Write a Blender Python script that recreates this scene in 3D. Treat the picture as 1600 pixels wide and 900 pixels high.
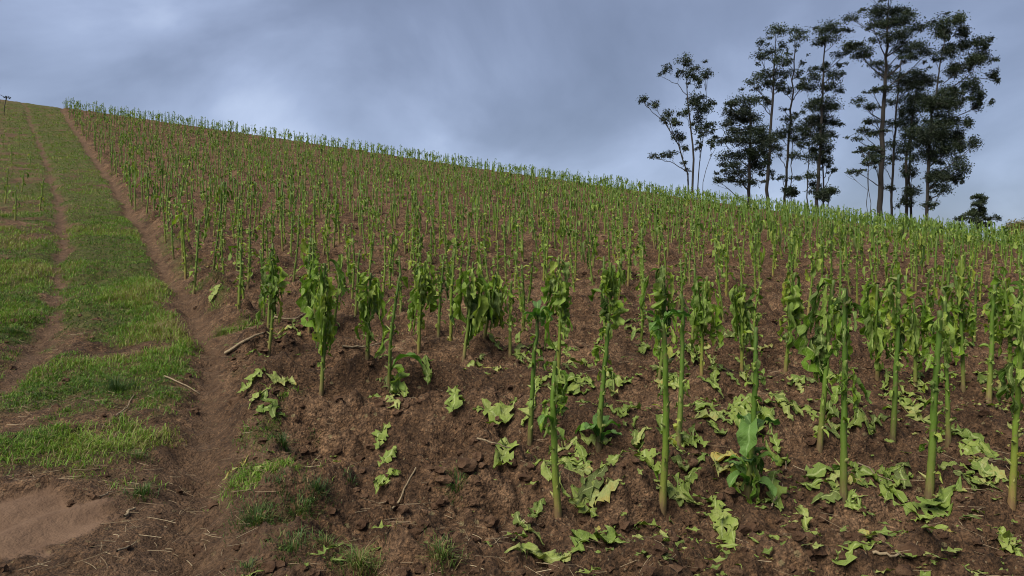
import bpy, math, random
import numpy as np
from mathutils import Vector, Matrix

# ------------------------------------------------------------------ scene, camera, sky, sun
for o in list(bpy.data.objects):
    bpy.data.objects.remove(o, do_unlink=True)
scene = bpy.context.scene
COL = scene.collection
F = 1186.0                      # focal length in pixels of a 1600 px wide picture
EYE = 1.6

cam_d = bpy.data.cameras.new('camera')
cam_d.sensor_width = 36.0
cam_d.lens = 36.0 * F / 1600.0
cam_d.clip_start = 0.05
cam_d.clip_end = 3000.0
cam = bpy.data.objects.new('camera', cam_d)
cam.location = (0, 0, EYE)
cam.rotation_euler = (math.radians(90), 0, 0)
COL.objects.link(cam)
scene.camera = cam

SUN_EL, SUN_AZ = math.radians(52), math.radians(228)     # azimuth from +Y towards +X
world = bpy.data.worlds.new('World')
scene.world = world
world.use_nodes = True
wt = world.node_tree
for n in list(wt.nodes):
    wt.nodes.remove(n)


def N(tree, typ, **kw):
    n = tree.nodes.new(typ)
    for k, v in kw.items():
        setattr(n, k, v)
    return n


def ramp(tree, stops, interp='LINEAR'):
    r = tree.nodes.new('ShaderNodeValToRGB')
    r.color_ramp.interpolation = interp
    el = r.color_ramp.elements
    while len(el) < len(stops):
        el.new(0.5)
    for e, (p, c) in zip(el, stops):
        e.position = p
        e.color = (*c, 1) if len(c) == 3 else c
    return r


def math_node(tree, op, a=None, b=None, c=None, clamp=False):
    m = tree.nodes.new('ShaderNodeMath')
    m.operation = op
    m.use_clamp = clamp
    for i, v in enumerate((a, b, c)):
        if v is None:
            continue
        if isinstance(v, (int, float)):
            m.inputs[i].default_value = v
        else:
            tree.links.new(v, m.inputs[i])
    return m.outputs[0]


def mix_col(tree, fac, a, b, blend='MIX'):
    m = tree.nodes.new('ShaderNodeMix')
    m.data_type = 'RGBA'
    m.blend_type = blend
    for sock, v in ((m.inputs[0], fac), (m.inputs[6], a), (m.inputs[7], b)):
        if isinstance(v, (int, float)):
            sock.default_value = v
        elif isinstance(v, tuple):
            sock.default_value = (*v, 1) if len(v) == 3 else v
        else:
            tree.links.new(v, sock)
    return m.outputs[2]


sky = N(wt, 'ShaderNodeTexSky', sky_type='NISHITA')
sky.sun_disc = False
sky.sun_elevation = SUN_EL
sky.sun_rotation = SUN_AZ
bg_sky = N(wt, 'ShaderNodeBackground')
bg_sky.inputs[1].default_value = 0.10
wt.links.new(sky.outputs[0], bg_sky.inputs[0])
tc = N(wt, 'ShaderNodeTexCoord')
sep = N(wt, 'ShaderNodeSeparateXYZ')
wt.links.new(tc.outputs['Generated'], sep.inputs[0])
zz = math_node(wt, 'MAXIMUM', sep.outputs[2], 0.0)
den = math_node(wt, 'ADD', zz, 0.60)
comb = N(wt, 'ShaderNodeCombineXYZ')
wt.links.new(math_node(wt, 'DIVIDE', sep.outputs[0], den), comb.inputs[0])
wt.links.new(math_node(wt, 'DIVIDE', sep.outputs[1], den), comb.inputs[1])
comb.inputs[2].default_value = 3.7
ns1 = N(wt, 'ShaderNodeTexNoise')
ns1.inputs['Scale'].default_value = 2.3
ns1.inputs['Detail'].default_value = 7
ns1.inputs['Roughness'].default_value = 0.50
ns1.inputs['Distortion'].default_value = 0.35
wt.links.new(comb.outputs[0], ns1.inputs['Vector'])
# overcast: cloud base a little brighter towards the horizon, broken by darker cloud bellies
low = math_node(wt, 'POWER', math_node(wt, 'SUBTRACT', 1.0, zz, clamp=True), 5.0)
val = math_node(wt, 'MULTIPLY_ADD', low, 0.36, math_node(wt, 'MULTIPLY_ADD', ns1.outputs[0], 1.25, -0.270))
cl = ramp(wt, [(0.27, (0.115, 0.138, 0.208)), (0.45, (0.185, 0.221, 0.328)), (0.60, (0.290, 0.345, 0.495)), (0.78, (0.50, 0.575, 0.745))])
wt.links.new(val, cl.inputs[0])
bg_cl = N(wt, 'ShaderNodeBackground')
bg_cl.inputs[1].default_value = 0.252
wt.links.new(cl.outputs[0], bg_cl.inputs[0])
mixw = N(wt, 'ShaderNodeMixShader')
mixw.inputs[0].default_value = 0.93
wt.links.new(bg_sky.outputs[0], mixw.inputs[1])
wt.links.new(bg_cl.outputs[0], mixw.inputs[2])
wo = N(wt, 'ShaderNodeOutputWorld')
wt.links.new(mixw.outputs[0], wo.inputs[0])

sun_d = bpy.data.lights.new('sun', 'SUN')
sun_d.energy = 1.5
sun_d.angle = math.radians(42)
sun_d.color = (1.0, 0.93, 0.80)
sun = bpy.data.objects.new('sun', sun_d)
COL.objects.link(sun)
sd = Vector((math.sin(SUN_AZ) * math.cos(SUN_EL), math.cos(SUN_AZ) * math.cos(SUN_EL), math.sin(SUN_EL)))
sun.rotation_euler = (-sd).to_track_quat('-Z', 'Y').to_euler()
sun.location = (0, 0, 60)

vs = scene.view_settings
vs.view_transform = 'Standard'
vs.look = 'None'
vs.exposure = 2.22
vs.gamma = 1.0
vs.use_curve_mapping = False
scene.cycles.max_bounces = 6
scene.cycles.diffuse_bounces = 3
scene.cycles.transmission_bounces = 3
scene.cycles.use_denoising = True
scene.cycles.filter_width = 1.05


# ------------------------------------------------------------------ noise
def _hash(ix, iy, seed):
    h = (ix.astype(np.int64) * 374761393 + iy.astype(np.int64) * 668265263 + seed * 2147483647 + 1013904223) & 0xFFFFFFFF
    h = ((h ^ (h >> 13)) * 1274126177) & 0xFFFFFFFF
    h = ((h ^ (h >> 16)) * 2246822519) & 0xFFFFFFFF
    return ((h ^ (h >> 15)) & 0xFFFFFF) / float(0xFFFFFF)


def vnoise(x, y, seed=0):
    x = np.asarray(x, float); y = np.asarray(y, float)
    ix, iy = np.floor(x), np.floor(y)
    fx, fy = x - ix, y - iy
    fx = fx * fx * (3 - 2 * fx); fy = fy * fy * (3 - 2 * fy)
    a = _hash(ix, iy, seed); b = _hash(ix + 1, iy, seed); c = _hash(ix, iy + 1, seed); d = _hash(ix + 1, iy + 1, seed)
    return (a + (b - a) * fx) * (1 - fy) + (c + (d - c) * fx) * fy


def fbm(x, y, seed=0, octv=4, gain=0.5):
    s, a, t = 0, 1.0, 0
    for k in range(octv):
        s = s + a * vnoise(x * 2.03 ** k + 17.3 * k, y * 2.03 ** k - 9.1 * k, seed + k)
        t += a; a *= gain
    return s / t


def clods(x, y, size, seed, keep=0.6):
    """domes on a jittered lattice: lumps of broken soil"""
    X, Y = x / size, y / size
    wx = (vnoise(X * 2.3, Y * 2.3, seed + 50) - .5) * .7
    wy = (vnoise(X * 2.3, Y * 2.3, seed + 51) - .5) * .7
    X = X + wx; Y = Y + wy
    ix, iy = np.floor(X), np.floor(Y)
    out = np.zeros_like(X)
    for dx in (-1, 0, 1):
        for dy in (-1, 0, 1):
            cx, cy = ix + dx, iy + dy
            px = cx + .15 + .7 * _hash(cx, cy, seed); py = cy + .15 + .7 * _hash(cx, cy, seed + 1)
            r = .25 + .6 * _hash(cx, cy, seed + 2)
            on = _hash(cx, cy, seed + 3) < keep
            d2 = ((X - px) ** 2 + (Y - py) ** 2) / (r * r)
            out = np.maximum(out, np.where(on, r * np.clip(1 - d2, 0, 1) ** .6, 0))
    return out * size


def sstep(a, b, x):
    t = np.clip((x - a) / (b - a), 0, 1)
    return t * t * (3 - 2 * t)


# ------------------------------------------------------------------ terrain
_cx = np.array([-120, 0, 60, 95, 282, 479, 713, 900, 1025, 1150, 1275, 1403, 1534, 1600, 1720])
_cy = np.array([149, 157, 162, 168, 193, 219, 247, 271, 285, 302, 322, 345, 363, 372, 390])
CREST = np.polyfit((_cx - 800) / F, (450 - _cy) / F, 3)
M0 = 0.145


def crest_depth(u):
    return 48.0 - 9.0 * np.clip(u, -.8, .8)


def base_h(x, y):
    x = np.asarray(x, float); y = np.asarray(y, float)
    u = np.clip(x / np.sqrt(y * y + 9.0), -.85, .85)
    E = np.polyval(CREST, np.clip(u, -.8, .8)) - 0.0155 + .0145 * np.clip(-u, 0, .7)
    yc = crest_depth(u)
    mc = E + EYE / yc
    yy = np.clip(y, 0, None)
    a = (mc - M0) / yc
    z = M0 * yy + a * np.minimum(yy, yc) ** 2
    sc = M0 + 2 * a * yc
    d = np.clip(yy - yc, 0, None)
    k = 0.0115
    d1 = (sc + .12) / (2 * k)
    over = np.where(d < d1, sc * d - k * d * d, sc * d1 - k * d1 * d1 - .12 * (d - d1))
    z = np.where(yy > yc, M0 * yc + a * yc ** 2 + over, z)
    z = np.where(y < 0, M0 * np.maximum(y, -25.0), z)
    return np.maximum(z, -25.0)


def ground_px(px, py, surf=None):
    """the point of the hillside seen at a pixel of the 1600x900 photograph"""
    surf = surf or base_h
    u, T = (px - 800) / F, (450 - py) / F
    ys = np.geomspace(1.5, 75, 2500)
    g = surf(u * ys, ys) - (EYE + T * ys)
    i = np.argmax(g > 0)
    if g[i] <= 0:
        i = len(ys) - 1
    y = ys[i]
    return np.array([u * y, y])


GULLY_PX = [(318, 898), (304, 820), (306, 760), (328, 680), (334, 612), (333, 555), (300, 492), (262, 430), (226, 362), (172, 282), (132, 226), (97, 174)]
RUT_PX = [(-60, 640), (0, 598), (45, 552), (76, 500), (88, 430), (97, 370), (94, 320), (70, 245), (42, 172)]
_g = np.array([ground_px(*p) for p in GULLY_PX]); _g = _g[np.argsort(_g[:, 1])]
_r = np.array([ground_px(*p) for p in RUT_PX]); _r = _r[np.argsort(_r[:, 1])]


def gully_x(y):
    y = np.asarray(y, float)
    v = np.interp(y, _g[:, 1], _g[:, 0])
    v = np.where(y > _g[-1, 1], _g[-1, 0] - .6 * (y - _g[-1, 1]), v)
    return np.where(y < _g[0, 1], _g[0, 0] - .1 * (y - _g[0, 1]), v) + (vnoise(y * 1.3, y * 0, 5) - .5) * .12


def rut_x(y):
    y = np.asarray(y, float)
    v = np.interp(y, _r[:, 1], _r[:, 0])
    v = np.where(y > _r[-1, 1], _r[-1, 0] - .7 * (y - _r[-1, 1]), v)
    return np.where(y < _r[0, 1], _r[0, 0] - 1.2 * (_r[0, 1] - y), v) + (vnoise(y * 1.1, y * 0, 6) - .5) * .15


STEP_PX = [(590, 960), (600, 900), (616, 845), (640, 772), (682, 722), (748, 692), (800, 684)]
_s = np.array([ground_px(*p) for p in STEP_PX])
MUD_C = ground_px(48, 818)


def masks(x, y):
    """grass, rut and mud weights of the ground at a point"""
    dg = (x - gully_x(y)) * .88
    dr = (x - rut_x(y)) * .85
    wob = .75 + .5 * vnoise(x * 2.2, y * 2.2, 52)
    rut = np.maximum(np.exp(-(dg / (.095 * wob)) ** 2), np.exp(-(dr / (.09 * wob)) ** 2) * sstep(4.6, 6.2, y))
    near_bare = np.exp(-(np.clip(-dg - .05, 0, 9) / .55) ** 2) * (1 - sstep(4.0, 5.2, y)) * (dg < .4)
    patch = fbm(x * 2.1, y * 2.1, 31, 5, .6)
    patch2 = fbm(x * .55 + 7, y * .55, 35, 3)
    between = sstep(.06, .22, -dg + .30 * (patch - .5)) * sstep(.04, .15, np.abs(dr) + .42 * (patch - .5))
    left_fade = 1 - sstep(.9, 3.4, -dr)
    thr = .405 + .105 * (1 - sstep(4.4, 8.5, y)) + .02 * sstep(-.1, -.9, dr) + .10 * (1 - left_fade)
    grass = between * sstep(thr - .07, thr + .13, .62 * patch + .38 * patch2 + .05 * left_fade)
    grass = grass * (.15 + .85 * left_fade) * sstep(3.85, 4.7, y + .5 * (patch - .5))
    mx = (x - (MUD_C[0] - .24)) / .56; my = (y - MUD_C[1] + .06) / .46
    mud = sstep(1.04, .86, np.sqrt(mx * mx + my * my) + (fbm(x * 4, y * 4, 40, 5, .6) - .5) * 1.1)
    bank = sstep(.08, .2, dg) * sstep(.75, .4, dg) * sstep(.56, .66, patch) * .55
    grass = np.maximum(grass, bank) * (1 - mud)
    return grass, np.maximum(rut, .8 * near_bare), mud


def field_w(x, y):
    return sstep(.08, .38, (x - gully_x(y)) * .88)


def detail_h(x, y):
    x = np.asarray(x, float); y = np.asarray(y, float)
    grass, rut, mud = masks(x, y)
    dg = (x - gully_x(y)) * .88
    dr = (x - rut_x(y)) * .85
    fw = field_w(x, y)
    fade = np.exp(-np.clip(y - 3, 0, None) / 60.0)
    yy = y + .22 * (vnoise(x * .55, y * .3, 11) - .5)
    ridge = .095 * np.cos(2 * np.pi * (yy - 3.86) / .98) * fw * sstep(3.0, 3.8, y)
    ridge = ridge * (.55 + .9 * vnoise(x * .8, y * .8, 12))
    n = (fbm(x * 1.1, y * 1.1, 2, 4) - .5) * .16
    n += (fbm(x * 5.5, y * 5.5, 3, 4, .6) - .5) * .165 * (.40 + .60 * fw)
    n += (np.abs(fbm(x * 13, y * 13, 8, 3, .6) - .5)) * -.10 * (.3 + .7 * fw)
    patch = sstep(.38, .62, fbm(x * 1.4, y * 1.4, 60, 3))
    c = clods(x, y, .26, 70, .42) * .58 * patch + clods(x, y, .115, 80, .55) * .55 * (.35 + .65 * patch) + clods(x, y, .055, 90, .65) * .55
    rough = (.42 + .58 * fw) * (1 - .45 * rut) * (1 - .95 * mud)
    g = -.105 * np.exp(-(dg / .15) ** 2) * (.7 + .6 * vnoise(y * 1.7, x * 0, 21)) + .085 * np.exp(-((dg - .36) / .17) ** 2) * (.5 + vnoise(x * 3, y * 3, 57))
    g += (-.075 * np.exp(-(dr / .16) ** 2) + .02 * np.exp(-((np.abs(dr) - .32) / .12) ** 2)) * sstep(4.4, 6.0, y)
    g *= (1 - mud)
    # a low step worn into the field margin
    sx = np.interp(y, _s[:, 1], _s[:, 0]) + (vnoise(y * 9, x * 0, 28) - .5) * .05
    st = sstep(-.035, .03, x - sx) - .5
    near = np.exp(-((x - sx) / .45) ** 2) * sstep(_s[-1, 1] + .3, _s[-1, 1] - .2, y)
    g += .10 * st * near - .03 * np.exp(-((x - sx + .03) / .035) ** 2) * near
    # crumbled treads inside the gully
    g += .02 * np.sin(2 * np.pi * (y * 4.2 + .8 * vnoise(x * 6, y * 3, 33))) * np.exp(-(dg / .13) ** 2)
    mudrel = mud * (.03 * np.sin((x * .9 - y * .5) * 22 + 2 * vnoise(x * 4, y * 4, 44)) * vnoise(x * 3, y * 3, 45) - .02)
    return (ridge + n * (1 - .7 * mud) + c * rough + g) * np.where(y > 62, 0, 1) * (.4 + .6 * fade) + mudrel


def H(x, y):
    return base_h(x, y) + detail_h(x, y)


def h1(x, y):
    return float(H(np.array([x]), np.array([y]))[0])


def soil_px(px, py):
    p = ground_px(px, py, H)
    return p


# ------------------------------------------------------------------ mesh helpers
class Acc:
    def __init__(self):
        self.v, self.a, self.q, self.t, self.qm, self.tm, self.n = [], [], [], [], [], [], 0

    def add(self, v, quads=None, tris=None, attr=None, mat=0):
        v = np.asarray(v, float).reshape(-1, 3)
        self.v.append(v)
        self.a.append(np.zeros((len(v), 3)) if attr is None else np.asarray(attr, float))
        if quads is not None and len(quads):
            q = np.asarray(quads, int); self.q.append(q + self.n); self.qm.append(np.full(len(q), mat))
        if tris is not None and len(tris):
            t = np.asarray(tris, int); self.t.append(t + self.n); self.tm.append(np.full(len(t), mat))
        self.n += len(v)
        return self

    def arrays(self):
        v = np.concatenate(self.v); a = np.concatenate(self.a)
        q = np.concatenate(self.q) if self.q else np.zeros((0, 4), int)
        t = np.concatenate(self.t) if self.t else np.zeros((0, 3), int)
        qm = np.concatenate(self.qm) if self.q else np.zeros(0, int)
        tm = np.concatenate(self.tm) if self.t else np.zeros(0, int)
        return v, a, q, t, qm, tm

    def mesh(self, name, mats, smooth=True):
        v, a, q, t, qm, tm = self.arrays()
        return make_mesh(name, v, q, t, a, mats, np.concatenate([qm, tm]), smooth)


def make_mesh(name, v, q, t, attr, mats, midx=None, smooth=True, attr_name='lv'):
    me = bpy.data.meshes.new(name)
    me.vertices.add(len(v)); me.vertices.foreach_set('co', np.ascontiguousarray(v, np.float32).ravel())
    nl = 4 * len(q) + 3 * len(t)
    me.loops.add(nl)
    me.loops.foreach_set('vertex_index', np.concatenate([np.asarray(q).ravel(), np.asarray(t).ravel()]).astype(np.int32))
    me.polygons.add(len(q) + len(t))
    me.polygons.foreach_set('loop_start', np.concatenate([np.arange(len(q)) * 4, 4 * len(q) + np.arange(len(t)) * 3]).astype(np.int32))
    for m in mats:
        me.materials.append(m)
    if midx is not None and len(mats) > 1:
        me.polygons.foreach_set('material_index', midx.astype(np.int32))
    me.polygons.foreach_set('use_smooth', np.full(len(q) + len(t), smooth))
    if attr is not None:
        at = me.attributes.new(attr_name, 'FLOAT_VECTOR', 'POINT')
        at.data.foreach_set('vector', np.ascontiguousarray(attr, np.float32).ravel())
    me.update(calc_edges=True)
    return me


def link(name, me, parent=None, loc=(0, 0, 0), rot=(0, 0, 0), scale=1.0):
    o = bpy.data.objects.new(name, me)
    o.location = loc; o.rotation_euler = rot
    o.scale = (scale,) * 3 if isinstance(scale, (int, float)) else scale
    COL.objects.link(o)
    if parent is not None:
        o.parent = parent
    return o


def tag(o, label=None, cat=None, group=None, kind=None):
    for k, v in (('label', label), ('category', cat), ('group', group), ('kind', kind)):
        if v:
            o[k] = v
    return o


def grid_quads(nu, nv):
    i = np.arange(nu)[:, None] * (nv + 1) + np.arange(nv)[None, :]
    i = i.ravel()
    return np.stack([i, i + 1, i + nv + 2, i + nv + 1], 1)


def tube(path, rad, sides=7, closed_end=True, flute=0.0, ph=0.0):
    path = np.asarray(path, float); rad = np.broadcast_to(np.asarray(rad, float), (len(path),))
    d = np.gradient(path, axis=0); d /= np.linalg.norm(d, axis=1)[:, None] + 1e-9
    ref = np.array([1., 0, 0]) if abs(d[0, 0]) < .8 else np.array([0, 1., 0])
    a = np.cross(d, ref); a /= np.linalg.norm(a, axis=1)[:, None] + 1e-9
    b = np.cross(d, a)
    th = np.arange(sides) / sides * 2 * np.pi + ph
    fl = 1 + flute * np.cos(th * (sides // 2))
    v = path[:, None, :] + rad[:, None, None] * fl[None, :, None] * (np.cos(th)[None, :, None] * a[:, None, :] + np.sin(th)[None, :, None] * b[:, None, :])
    v = v.reshape(-1, 3)
    n = len(path)
    i = np.arange(n - 1)[:, None] * sides; j = np.arange(sides)[None, :]; j2 = (j + 1) % sides
    q = np.stack([i + j, i + j2, i + sides + j2, i + sides + j], 2).reshape(-1, 4)
    t = np.zeros((0, 3), int)
    if closed_end:
        v = np.vstack([v, path[-1] + d[-1] * rad[-1] * .3])
        k = (n - 1) * sides
        t = np.array([[k + m, k + (m + 1) % sides, len(v) - 1] for m in range(sides)])
    s = np.repeat(np.linspace(0, 1, n), sides)
    if closed_end:
        s = np.append(s, 1.0)
    return v, q, t, s


def leaf(rng, L, W, th0, th1, bend=.5, nu=10, nv=4, fold=.4, crum=.3, tear=.2, twist=0.0, side=0.0, tint=.5, holes=0.0, round_=.7):
    """a leaf blade growing along +X from the origin: a bent, folded, crumpled and torn sheet"""
    s = np.linspace(0, 1, nu + 1)
    th = th0 + (th1 - th0) * sstep(0, bend, s) + np.cumsum(rng.normal(0, .10 * crum, nu + 1))
    psi = side * s + np.cumsum(rng.normal(0, .10 * crum, nu + 1))
    ds = L / nu
    step = np.stack([np.cos(th) * np.cos(psi), np.cos(th) * np.sin(psi), np.sin(th)], 1) * ds
    c = np.vstack([[0, 0, 0], np.cumsum(step[:-1], 0)])
    fwd = step / ds
    sv = np.stack([-np.sin(psi), np.cos(psi), 0 * psi], 1)
    nrm = np.cross(fwd, sv)
    tw = twist * s
    sv2 = np.cos(tw)[:, None] * sv + np.sin(tw)[:, None] * nrm
    nr2 = -np.sin(tw)[:, None] * sv + np.cos(tw)[:, None] * nrm
    sp = np.clip((s - .06) / .94, 0, 1)
    w = W * .5 * (sp ** round_ * (1 - sp) ** .62) / .47 + .004 + .010 * W
    v = np.linspace(-1, 1, nv + 1)
    S, Vv = np.meshgrid(s, v, indexing='ij')
    wl = 1 - tear * rng.random(nu + 1) ** 1.5; wr = 1 - tear * rng.random(nu + 1) ** 1.5
    wm = np.where(Vv < 0, wl[:, None], wr[:, None])
    a = Vv * w[:, None] * wm
    f = fold * (1 + .35 * np.sin(S * 9 + rng.random() * 6) * crum)
    k1, k2, p1, p2 = rng.uniform(2.2, 4), rng.uniform(2.2, 4), rng.random() * 6, rng.random() * 6
    wave = np.where(Vv < 0, np.sin(2 * np.pi * k1 * S + p1), np.sin(2 * np.pi * k2 * S + p2))
    yv = a * np.cos(f)
    nn = np.abs(a) * np.sin(f) + np.abs(Vv) ** 1.5 * w[:, None] * crum * .55 * wave
    sd = int(rng.integers(1e6))
    nn = nn + (vnoise(S * 7 + 3, Vv * 2.2 + 9, sd) - .5) * crum * W * .42 * np.minimum(1, S * 6)
    yv = yv + (vnoise(S * 6 + 13, Vv * 2 + 4, sd + 3) - .5) * crum * W * .25 * np.minimum(1, S * 6)
    P = c[:, None, :] + yv[..., None] * sv2[:, None, :] + nn[..., None] * nr2[:, None, :]
    q = grid_quads(nu, nv)
    if holes > 0:
        vi = np.tile(np.arange(nv), nu)
        edge = (vi == 0) | (vi == nv - 1)
        mid = (vi == nv // 2) | (vi == (nv - 1) // 2)
        drop = (rng.random(len(q)) < np.where(edge, holes, holes * .35)) & ~mid
        q = q[~drop]
    attr = np.stack([S.ravel(), Vv.ravel() * .5 + .5, np.full(S.size, tint)], 1)
    return P.reshape(-1, 3), q, attr


def rotz(v, a):
    c, s = math.cos(a), math.sin(a)
    return np.stack([v[:, 0] * c - v[:, 1] * s, v[:, 0] * s + v[:, 1] * c, v[:, 2]], 1)


# ------------------------------------------------------------------ materials
def new_mat(name):
    m = bpy.data.materials.new(name)
    m.use_nodes = True
    nt = m.node_tree
    for n in list(nt.nodes):
        nt.nodes.remove(n)
    out = N(nt, 'ShaderNodeOutputMaterial')
    return m, nt, out


def noise_tex(nt, scale, detail=4, rough=.55, vec=None, dist=0):
    n = N(nt, 'ShaderNodeTexNoise')
    n.inputs['Scale'].default_value = scale
    n.inputs['Detail'].default_value = detail
    n.inputs['Roughness'].default_value = rough
    n.inputs['Distortion'].default_value = dist
    if vec is not None:
        nt.links.new(vec, n.inputs['Vector'])
    return n.outputs[0]


def ground_material():
    m, nt, out = new_mat('field_soil')
    geo = N(nt, 'ShaderNodeNewGeometry')
    pos = geo.outputs['Position']
    at = N(nt, 'ShaderNodeAttribute', attribute_name='lv')
    sp = N(nt, 'ShaderNodeSeparateXYZ')
    nt.links.new(at.outputs['Vector'], sp.inputs[0])
    big = noise_tex(nt, 1.3, 5, .55, pos)
    mid = noise_tex(nt, 9, 5, .6, pos)
    fine = noise_tex(nt, 70, 4, .65, pos)
    r1 = ramp(nt, [(.34, (.038, .0212, .0112)), (.5, (.096, .0550, .0300)), (.66, (.188, .116, .068))])
    nt.links.new(math_node(nt, 'ADD', math_node(nt, 'MULTIPLY', big, .45), math_node(nt, 'MULTIPLY', mid, .55)), r1.inputs[0])
    r2 = ramp(nt, [(.30, (.30, .28, .27)), (.5, (1, 1, 1)), (.72, (1.9, 1.85, 1.75))])
    nt.links.new(fine, r2.inputs[0])
    soil = mix_col(nt, 1.0, r1.outputs[0], r2.outputs[0], 'MULTIPLY')
    r3 = ramp(nt, [(.36, (.48, .46, .45)), (.5, (1, 1, 1)), (.66, (1.5, 1.48, 1.42))])
    nt.links.new(noise_tex(nt, 24, 5, .65, pos, .6), r3.inputs[0])
    soil = mix_col(nt, 1.0, soil, r3.outputs[0], 'MULTIPLY')
    # straw and dry crumbs trodden into the soil
    vor = N(nt, 'ShaderNodeTexVoronoi')
    vor.inputs['Scale'].default_value = 38
    nt.links.new(pos, vor.inputs['Vector'])
    sepc = N(nt, 'ShaderNodeSeparateColor')
    nt.links.new(vor.outputs['Color'], sepc.inputs[0])
    fleck = math_node(nt, 'MULTIPLY', math_node(nt, 'LESS_THAN', vor.outputs['Distance'], .20), math_node(nt, 'GREATER_THAN', sepc.outputs[0], .74))
    soil = mix_col(nt, math_node(nt, 'MULTIPLY', fleck, .6), soil, (.25, .19, .115))
    vor2 = N(nt, 'ShaderNodeTexVoronoi')
    vor2.inputs['Scale'].default_value = 16
    nt.links.new(pos, vor2.inputs['Vector'])
    sepd = N(nt, 'ShaderNodeSeparateColor')
    nt.links.new(vor2.outputs['Color'], sepd.inputs[0])
    fl2 = math_node(nt, 'MULTIPLY', math_node(nt, 'LESS_THAN', vor2.outputs['Distance'], math_node(nt, 'MULTIPLY', noise_tex(nt, 90, 3, .6, pos), .42)), math_node(nt, 'GREATER_THAN', sepd.outputs[1], .80))
    soil = mix_col(nt, math_node(nt, 'MULTIPLY', fl2, .55), soil, (.24, .20, .10))
    rutc = ramp(nt, [(.3, (.066, .038, .022)), (.7, (.142, .088, .053))])
    nt.links.new(mid, rutc.inputs[0])
    soil = mix_col(nt, math_node(nt, 'MULTIPLY', sp.outputs[1], .8), soil, mix_col(nt, .5, rutc.outputs[0], mix_col(nt, 1.0, rutc.outputs[0], r2.outputs[0], 'MULTIPLY')))
    mudc = ramp(nt, [(.3, (.076, .045, .028)), (.7, (.120, .075, .048))])
    nt.links.new(mid, mudc.inputs[0])
    soil = mix_col(nt, sp.outputs[2], soil, mudc.outputs[0])
    turf = ramp(nt, [(.3, (.052, .045, .016)), (.55, (.062, .082, .015)), (.75, (.085, .125, .020))])
    nt.links.new(mid, turf.inputs[0])
    soil = mix_col(nt, math_node(nt, 'MULTIPLY', sp.outputs[0], .75), soil, turf.outputs[0])
    bs = N(nt, 'ShaderNodeBsdfPrincipled')
    nt.links.new(soil, bs.inputs['Base Color'])
    bs.inputs['Roughness'].default_value = .92
    bs.inputs['Specular IOR Level'].default_value = .18
    hgt = math_node(nt, 'ADD', math_node(nt, 'MULTIPLY', noise_tex(nt, 26, 7, .72, pos), 1.3), math_node(nt, 'MULTIPLY', fine, .5))
    hgt = math_node(nt, 'MULTIPLY', hgt, math_node(nt, 'MULTIPLY_ADD', sp.outputs[2], -.85, 1.0))
    for sc_, amp in ((34, .55), (80, .35)):
        vb = N(nt, 'ShaderNodeTexVoronoi')
        vb.inputs['Scale'].default_value = sc_
        vb.inputs['Randomness'].default_value = 1.0
        nt.links.new(pos, vb.inputs['Vector'])
        hgt = math_node(nt, 'ADD', hgt, math_node(nt, 'MULTIPLY', math_node(nt, 'MULTIPLY', vb.outputs['Distance'], -amp), math_node(nt, 'MULTIPLY_ADD', sp.outputs[2], -.85, 1.0)))
    bp = N(nt, 'ShaderNodeBump')
    bp.inputs['Strength'].default_value = 1.0
    bp.inputs['Distance'].default_value = .045
    nt.links.new(hgt, bp.inputs['Height'])
    nt.links.new(bp.outputs[0], bs.inputs['Normal'])
    nt.links.new(bs.outputs[0], out.inputs[0])
    return m


def clod_material():
    m, nt, out = new_mat('clod_soil')
    geo = N(nt, 'ShaderNodeNewGeometry')
    pos = geo.outputs['Position']
    r1 = ramp(nt, [(.3, (.036, .019, .011)), (.5, (.075, .042, .024)), (.72, (.130, .079, .047))])
    nt.links.new(noise_tex(nt, 11, 5, .6, pos), r1.inputs[0])
    bs = N(nt, 'ShaderNodeBsdfPrincipled')
    nt.links.new(r1.outputs[0], bs.inputs['Base Color'])
    bs.inputs['Roughness'].default_value = .95
    bs.inputs['Specular IOR Level'].default_value = .15
    bp = N(nt, 'ShaderNodeBump')
    bp.inputs['Distance'].default_value = .02
    nt.links.new(noise_tex(nt, 60, 6, .7, pos), bp.inputs['Height'])
    nt.links.new(bp.outputs[0], bs.inputs['Normal'])
    nt.links.new(bs.outputs[0], out.inputs[0])
    return m


def leafy(nt, out, col, back=None, transl=.3, rough=.62, spec=.18, bump=None):
    """a thin leaf: reflects and lets some light through; underside paler"""
    if back is not None:
        geo = N(nt, 'ShaderNodeNewGeometry')
        col = mix_col(nt, math_node(nt, 'MULTIPLY', geo.outputs['Backfacing'], back), col, mix_col(nt, .40, col, (.28, .32, .13)))
    bs = N(nt, 'ShaderNodeBsdfPrincipled')
    nt.links.new(col, bs.inputs['Base Color'])
    bs.inputs['Roughness'].default_value = rough
    bs.inputs['Specular IOR Level'].default_value = spec
    if bump is not None:
        nt.links.new(bump, bs.inputs['Normal'])
    tr = N(nt, 'ShaderNodeBsdfTranslucent')
    nt.links.new(mix_col(nt, 1.0, col, (1.15, 1.25, .55), 'MULTIPLY'), tr.inputs[0])
    mx = N(nt, 'ShaderNodeMixShader')
    mx.inputs[0].default_value = transl
    nt.links.new(bs.outputs[0], mx.inputs[1])
    nt.links.new(tr.outputs[0], mx.inputs[2])
    nt.links.new(mx.outputs[0], out.inputs[0])


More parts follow.
